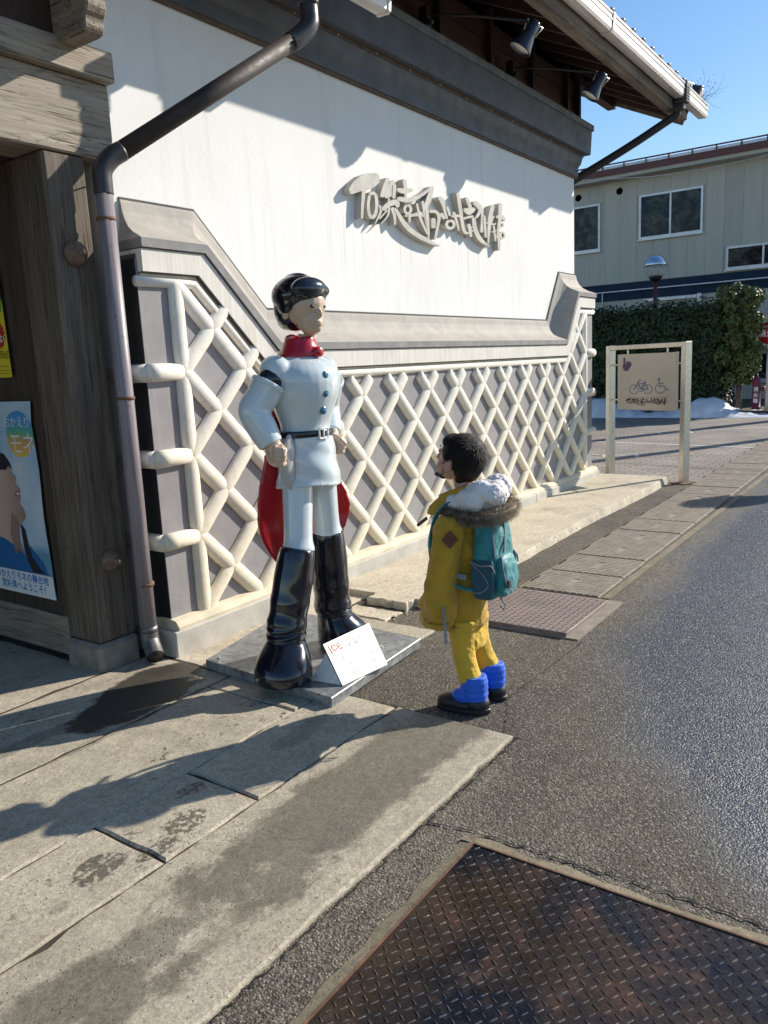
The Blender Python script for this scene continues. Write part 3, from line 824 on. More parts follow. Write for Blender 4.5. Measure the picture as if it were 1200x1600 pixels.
# ---- roof
SL = .474
zu = lambda y: 4.075 + SL * (y - 2.652)
roof = bpy.data.objects.new('roof', None); COL.objects.link(roof); roof.parent = mus
def robj(mb, name, mat, **k): return mo(mb).obj(name, mat, roof, **k)
XE = 10.0; XS = 1.2; RIDGE = 6.6
y = 2.70; q = 0
while y < RIDGE:
    y1 = y + .175
    w = MB(); a, b = zu(y) + .075, zu(y1) + .075
    w.add([(XS, y + .003, a), (XE - .02, y + .003, a), (XE - .02, y1 - .003, b), (XS, y1 - .003, b), (XS, y + .003, a + .02), (XE - .02, y + .003, a + .02), (XE - .02, y1 - .003, b + .02), (XS, y1 - .003, b + .02)],
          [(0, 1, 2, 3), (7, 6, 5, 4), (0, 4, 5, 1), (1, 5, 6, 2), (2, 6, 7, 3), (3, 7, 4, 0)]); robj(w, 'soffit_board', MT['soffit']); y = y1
x = XE - .05; 
while x > XS:
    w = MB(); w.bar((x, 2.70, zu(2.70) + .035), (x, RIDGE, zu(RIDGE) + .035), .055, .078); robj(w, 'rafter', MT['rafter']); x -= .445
# wide verge board and purlin ends
w = MB(); w.bar((XE + .012, 2.62, zu(2.62) + .045), (XE + .012, RIDGE, zu(RIDGE) + .045), .035, .16); robj(w, 'verge_board', MT['fascia'])
w = MB(); w.box(XS, XE + .05, 3.44, 3.54, zu(3.48) - .09, zu(3.48) - .006); robj(w, 'purlin', MT['rafter'])
w = MB(); w.box(XS, XE + .05, 5.9, 6.0, zu(5.9) - .15, zu(5.9) - .006); robj(w, 'purlin', MT['rafter'])
# fascia board
w = MB(); sec = [(2.61, 4.085), (2.70, 4.065), (2.715, 4.11), (2.66, 4.26), (2.60, 4.26)]
w.prism(sec, lambda y, z: (XS, y, z), lambda y, z: (XE + .03, y, z)); robj(w, 'fascia', MT['fascia'])
# gutter: moulded open channel
w = MB(); outp = [(2.588, 4.175), (2.50, 4.17), (2.487, 4.19), (2.484, 4.245), (2.478, 4.25), (2.478, 4.262), (2.487, 4.266), (2.482, 4.272), (2.482, 4.285), (2.487, 4.29), (2.476, 4.295), (2.474, 4.312), (2.482, 4.318)]
inn = [(2.49, 4.312), (2.496, 4.20), (2.508, 4.18), (2.582, 4.184), (2.582, 4.26), (2.588, 4.26)]
w.prism(outp + inn, lambda y, z: (XS, y, z), lambda y, z: (10.45, y, z)); robj(w, 'gutter', MT['gutter'])
w = MB(); w.prism(outp[:-1] + [(2.588, 4.26)], lambda y, z: (10.4505, y, z), lambda y, z: (10.462, y, z)); robj(w, 'gutter_end', MT['gutter'])
for xx in (2.4, 4.6, 7.15):
    w = MB(); pp = [(yy - .004, zz) for yy, zz in outp]; w.prism([(2.59, 4.168), (2.496, 4.164), (2.481, 4.188), (2.473, 4.246), (2.471, 4.30), (2.469, 4.316), (2.482, 4.32), (2.482, 4.19), (2.50, 4.172), (2.59, 4.172)], lambda y, z: (xx, y, z), lambda y, z: (xx + .05, y, z)); robj(w, 'gutter_joint', MT['gutter'])
# tiles: eave-end cover tiles, then rolls running up the slope
zt_ = lambda y: 4.284 + SL * (y - 2.47)
bt = MB()
ys = [2.46, RIDGE + .1]
bt.add([(XS, 2.53, zt_(2.53) - .02), (XE + .22, 2.53, zt_(2.53) - .02), (XE + .22, RIDGE, zt_(RIDGE) - .02), (XS, RIDGE, zt_(RIDGE) - .02), (XS, 2.56, zt_(2.56) - .05), (XE + .2, 2.56, zt_(2.56) - .05), (XE + .2, RIDGE, zt_(RIDGE) - .06), (XS, RIDGE, zt_(RIDGE) - .06)],
       [(0, 1, 2, 3), (7, 6, 5, 4), (0, 4, 5, 1), (1, 5, 6, 2), (2, 6, 7, 3), (3, 7, 4, 0)]); robj(bt, 'roof_deck', MT['rooftile'])
bk = MB(); bk.add([(XS, RIDGE, zt_(RIDGE) - .02), (XE + .22, RIDGE, zt_(RIDGE) - .02), (XE + .22, 10.7, zt_(2.47)), (XS, 10.7, zt_(2.47))], [(0, 1, 2, 3)]); robj(bk, 'rear_slope', MT['rooftile'])
rg = MB(); rg.tube([(XS, RIDGE, zt_(RIDGE) + .06), (XE + .3, RIDGE, zt_(RIDGE) + .06)], .14, 14); robj(rg, 'ridge', MT['rooftile'])
Mroof = Matrix.Rotation(math.atan(SL), 4, 'X')
tl = MB(); L = .30
rs = []
for t, r in ((0, .050), (.004, .056), (.02, .057), (.035, .052), (L * .6, .050), (L, .048)):
    rs.append([Mroof @ Vector((r * math.cos(a), t, r * math.sin(a) * .95)) for a in [2 * math.pi * k / 14 for k in range(14)]])
tl.rings(rs)
xs = []
x = 10.0 - .25
while x > XS: xs.append(x); x -= .283
tme = None
for j in range(14):
    yy = 2.505 + j * .285
    for x in xs:
        if j > 0 and j % 1 == 0 and tme is None: break
        if tme is None:
            tme = robj(tl, 'roof_tile', MT['rooftile']); tme.location = (x, yy, zt_(yy) + .012)
            # geometry was offset by mo(); compensate
            tme.data.transform(Matrix.Translation((2.66, 3.46, 0))); tme.location = (x - 2.66, yy - 3.46, zt_(yy) + .012)
        else:
            if j > 8: continue
            o = tme.copy(); COL.objects.link(o); o.location = (x - 2.66 + jit(.004), yy - 3.46, zt_(yy) + .012); o.scale = (.97 if j else 1,) * 3
w = MB(); rs = []
for t, r in ((0, .085), (.004, .098), (.03, .10), (.05, .09), (.4, .088)):
    rs.append([Vector((10.17, 2.50, zt_(2.50) + .06)) + Mroof @ Vector((r * math.cos(a), t, r * math.sin(a))) for a in [2 * math.pi * k / 18 for k in range(18)]])
w.rings(rs); w.tube([Vector((10.17, 2.6, zt_(2.6) + .07)), Vector((10.17, RIDGE, zt_(RIDGE) + .07))], .088, 14); robj(w, 'verge_tile', MT['rooftile'])
w = MB(); w.lathe([(.001, 0), (.07, 0), (.07, -.004), (.05, -.008), (.001, -.008)], 16, Matrix.Translation((10.17, 2.498, zt_(2.50) + .06)) @ Matrix.Rotation(-math.pi / 2 + math.atan(SL), 4, 'X')); robj(w, 'end_disc', MT['gutter'])
w = MB(); w.bar((XE + .28, 2.56, zt_(2.56) - .03), (XE + .28, RIDGE, zt_(RIDGE) - .03), .03, .1); robj(w, 'verge_tiles_edge', MT['rooftile'])

# ---- rain pipe at the far end of the eave
dp = thing('drainpipe', 'dark drainpipe slanting from the far end of the eave gutter to the wall', 'drainpipe', (9.1, 2.53, 4.1))
w = MB(); w.box(9.44, 9.58, 2.462, 2.60, 4.13, 4.335); w.box(9.46, 9.56, 2.50, 2.72, 4.07, 4.13); rel(w, dp).obj('hopper', MT['pipe_dark'], dp, bevel=.006)
w = MB()
for q in range(5): w.box(9.475 , 9.545, 2.456, 2.461, 4.16 + q * .028, 4.172 + q * .028)
rel(w, dp).obj('hopper_relief', MT['pipe'], dp)
w = MB(); P = cat_rom([(9.51, 2.58, 4.08), (9.51, 2.59, 4.02), (9.46, 2.66, 3.97), (9.2, 3.0, 3.72), (8.97, 3.50, 3.44), (8.90, 3.62, 3.36)], 5)
w.tube(P, .043, 12); rel(w, dp).obj('pipe', MT['pipe'], dp)
w = MB(); w.tube([(8.90, 3.62, 3.38), (8.88, 3.64, 3.3), (8.88, 3.64, .1)], .043, 12); rel(w, dp).obj('pipe', MT['pipe'], dp)
# dry weeds on the gutter end
wd = MB()
for q in range(16):
    p = Vector((10.2 + jit(.12), 2.5, 4.32)); d = Vector((random.uniform(.1, .9), jit(.5) - .2, random.uniform(.1, 1.0))).normalized(); pts = [p]
    for s in range(5): d = (d + Vector((jit(.35), jit(.35), jit(.4)))).normalized(); p = p + d * random.uniform(.04, .09); pts.append(p)
    wd.tube(pts, [.0022, .002, .0018, .0015, .0012, .001], 4)
for q in range(20):
    p = Vector((10.3 + jit(.2), 2.45 + jit(.1), 4.45 + jit(.18))); wd.ell(p, (.006, .004, .008), seg=5, rg=3)
wo = wd.obj('dry_weeds', simple('dry_stems', (.16, .12, .08), .9), None); tag(wo, 'wispy dry weeds growing out of the far end of the eave gutter', 'weeds')

# ---- spotlights on arms
def spot(x, lab, glass=True, yaw=0):
    t = thing('spotlight', lab, 'spotlight', (x, 3.33, 4.05), 0, 'spotlights on arms below the eave')
    hx = .45; H = Vector((hx, -.60, -.18))
    w = MB(); w.tube([(0, .02, 0), (hx * .5, -.30, -.03), (hx, -.60, -.08)], .009, 8); w.box(-.03, .03, -.01, .06, -.10, .05); w.tube([(0, .0, -.06), (0, -.04, -.06)], .02, 8); w.obj('arm', MT['black'], t)
    ax = Vector((-.28, .50, -.82)).normalized()      # aiming direction, down to the wall
    Rm = Matrix.Translation(H + Vector((0.0, 0, 0))) @ ax.to_track_quat('Z', 'Y').to_matrix().to_4x4()
    w = MB(); w.lathe([(.001, -.115), (.03, -.113), (.045, -.10), (.047, -.02), (.05, -.01), (.088, .10), (.09, .108), (.083, .108), (.05, .0), (.001, .0)], 22, Rm); w.obj('shade', MT['lampblack'], t)
    w = MB(); w.lathe([(.001, .088), (.078, .088), (.078, .092), (.001, .095)], 20, Rm); w.obj('lens', MT['glass_lens'], t)
    w = MB(); a = Rm @ Vector((.055, 0, -.1)); b = Rm @ Vector((.06, 0, .0)); c = H + Vector((0, 0, .10))
    w.tube([Rm @ Vector((0, .05, -.02)), Rm @ Vector((0, .065, -.1)), c, Rm @ Vector((0, -.065, -.1)), Rm @ Vector((0, -.05, -.02))], .006, 6); w.obj('bracket', MT['metal'], t)
    return t
spot(4.06, 'spotlight on a long arm almost hidden above the end of the near gutter'); spot(5.55, 'dark spotlight on a long arm under the eave, middle of the three'); spot(7.0, 'dark spotlight with its pale lens showing, nearest the far end of the eave')

